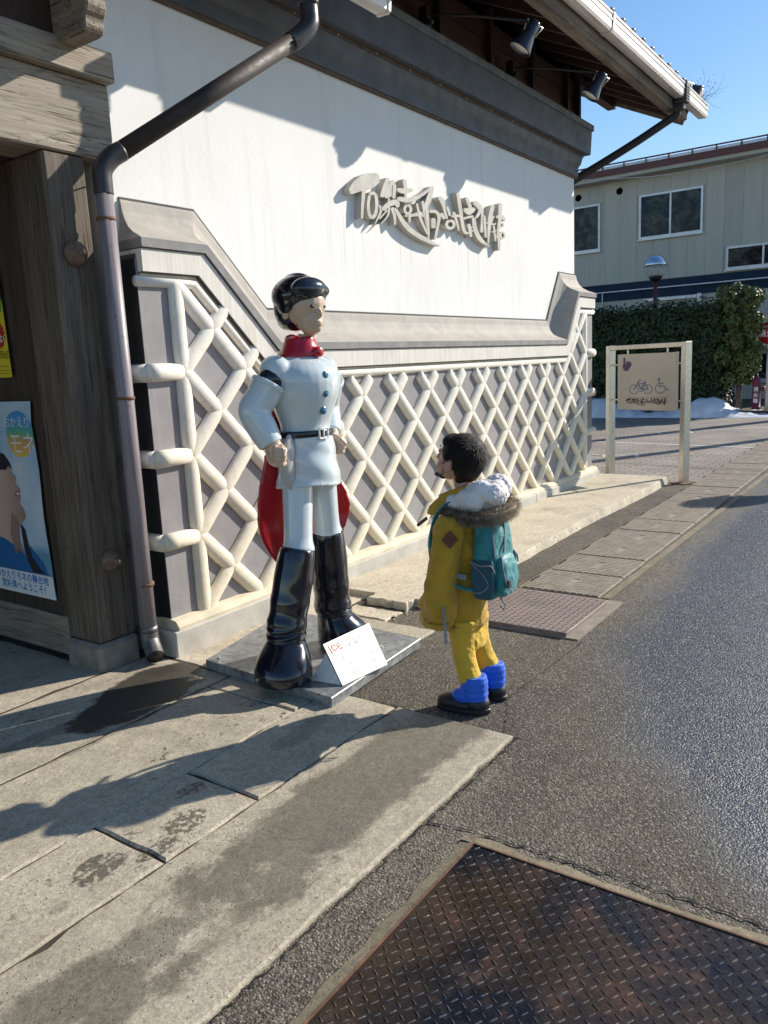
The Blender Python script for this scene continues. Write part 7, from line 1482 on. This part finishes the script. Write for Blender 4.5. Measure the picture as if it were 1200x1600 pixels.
# ---- backpack
bpk = thing('backpack', 'teal backpack with a dark side pocket and grey cords, worn by the child', 'backpack', (2.89, 1.60, 0), 0)
w = MB()
def bag(y0, y1, z0, z1, hw, k=10, cx=0, top=.8):
    secs = []
    for i in range(k + 1):
        t = i / k; z = z0 + (z1 - z0) * t; f = min(1, (math.sin(min(t, .14) / .14 * math.pi / 2)) ** .5 + .0) * (1 if t < .7 else 1 - (1 - .45) * ((t - .7) / .3) ** 2)
        f = max(f, .35); secs.append((z, hw * f, (y1 - y0) / 2 * f, cx, (y0 + y1) / 2 - (.5 - .5 * f) * (y0 - y1) * -.6))
    return secs
def rbox(w, secs, seg=32, p=.55):
    rs = []
    for z, rx, ry, cx, cy in secs:
        ring = []
        for k_ in range(seg):
            a = 2 * math.pi * k_ / seg; c, s = math.cos(a), math.sin(a); ring.append(Vector((cx + rx * math.copysign(abs(c) ** p, c), cy + ry * math.copysign(abs(s) ** p, s), z)))
        rs.append(ring)
    w.rings(rs)
rbox(w, [(.510, .075, .035, 0, -.090), (.525, .096, .048, 0, -.092), (.56, .104, .056, 0, -.094), (.63, .107, .060, 0, -.096), (.71, .105, .060, 0, -.096), (.79, .097, .056, 0, -.094), (.85, .082, .048, 0, -.090), (.880, .060, .038, 0, -.086), (.895, .03, .025, 0, -.08)])
main = fobj(w, 'main_bag', teal, bpk, .005, 4, [('CLOUDS', .07, .018)])
w = MB(); rbox(w, [(.525, .06, .020, 0, -.150), (.54, .075, .028, 0, -.152), (.59, .080, .033, 0, -.154), (.65, .076, .031, 0, -.152), (.685, .064, .024, 0, -.149), (.70, .04, .016, 0, -.146)]); fobj(w, 'front_pocket', teal, bpk, .005, 4, [('CLOUDS', .05, .012)])
for s in (-1, 1):
    w = MB(); rbox(w, [(.522, .012, .036, s * .101, -.098), (.55, .017, .048, s * .104, -.100), (.61, .018, .052, s * .106, -.100), (.675, .013, .049, s * .107, -.100), (.690, .008, .045, s * .105, -.100)]); fobj(w, 'side_pocket', teald, bpk, .004, 3, [('CLOUDS', .05, .008)])
    w = MB(); w.tube(cat_rom([(s * .122, -.052, .682), (s * .124, -.10, .668), (s * .121, -.145, .672), (s * .108, -.158, .64)], 4), .0035, 6); w.obj('pocket_binding', greyc, bpk)
    w = MB(); w.tube(cat_rom([(s * .122, -.060, .67), (s * .126, -.11, .635), (s * .125, -.135, .59), (s * .123, -.10, .555), (s * .120, -.06, .55)], 5), .0024, 6); w.obj('bungee_cord', greyc, bpk)
    # shoulder strap round the shoulder
    w = MB(); w.tube(cat_rom([(s * .075, -.055, .875), (s * .082, .00, .922), (s * .088, .062, .918), (s * .090, .122, .855), (s * .088, .150, .75), (s * .10, .13, .64), (s * .125, .02, .575), (s * .110, -.06, .555)], 6), .024, 12, flat=.34, ref=(1, 0, 0)); w.obj('shoulder_strap', teal if s < 0 else teal, bpk)
    w = MB(); w.tube(cat_rom([(s * .086, .140, .83), (s * .088, .162, .74), (s * .10, .150, .66)], 5), .013, 8, flat=.35, ref=(1, 0, 0)); w.obj('grey_webbing', greyc, bpk)
w = MB(); w.tube(cat_rom([(-.055, -.122, .865), (-.078, -.136, .80), (-.088, -.146, .74), (-.086, -.148, .70)], 5), .0045, 6); w.obj('zip', greyc, bpk)
w = MB(); w.tube(cat_rom([(.02, -.135, .86), (0, -.150, .80), (-.02, -.158, .74), (-.03, -.160, .71)], 5), .004, 6); w.obj('zip', greyc, bpk)
w = MB(); w.tube(cat_rom([(-.05, -.160, .70), (-.075, -.178, .66), (-.072, -.188, .60), (-.05, -.190, .56)], 5), .003, 6); w.obj('cord', greyc, bpk)
w = MB(); w.bar((-.118, -.03, .61), (-.134, .03, .62), .004, .022); w.obj('hip_webbing', greyc, bpk)
w = MB(); w.box(-.17, -.145, .078, .100, .33, .50); 
w2 = MB(); w2.bar((-.214, .03, .50), (-.200, .028, .335), .003, .020, up=(1, 0, 0)); w2.obj('hanging_strap', greyc, bpk)
w = MB(); w.tube([(-.03, -.14, .515), (-.03, -.165, .485), (-.03, -.155, .465), (-.03, -.14, .48)], .004, 6); w.obj('strap_loop', greyc, bpk)
w = MB(); w.box(-.062, -.044, -.197, -.184, .57, .60); w.obj('cord_lock', MT['black'], bpk)
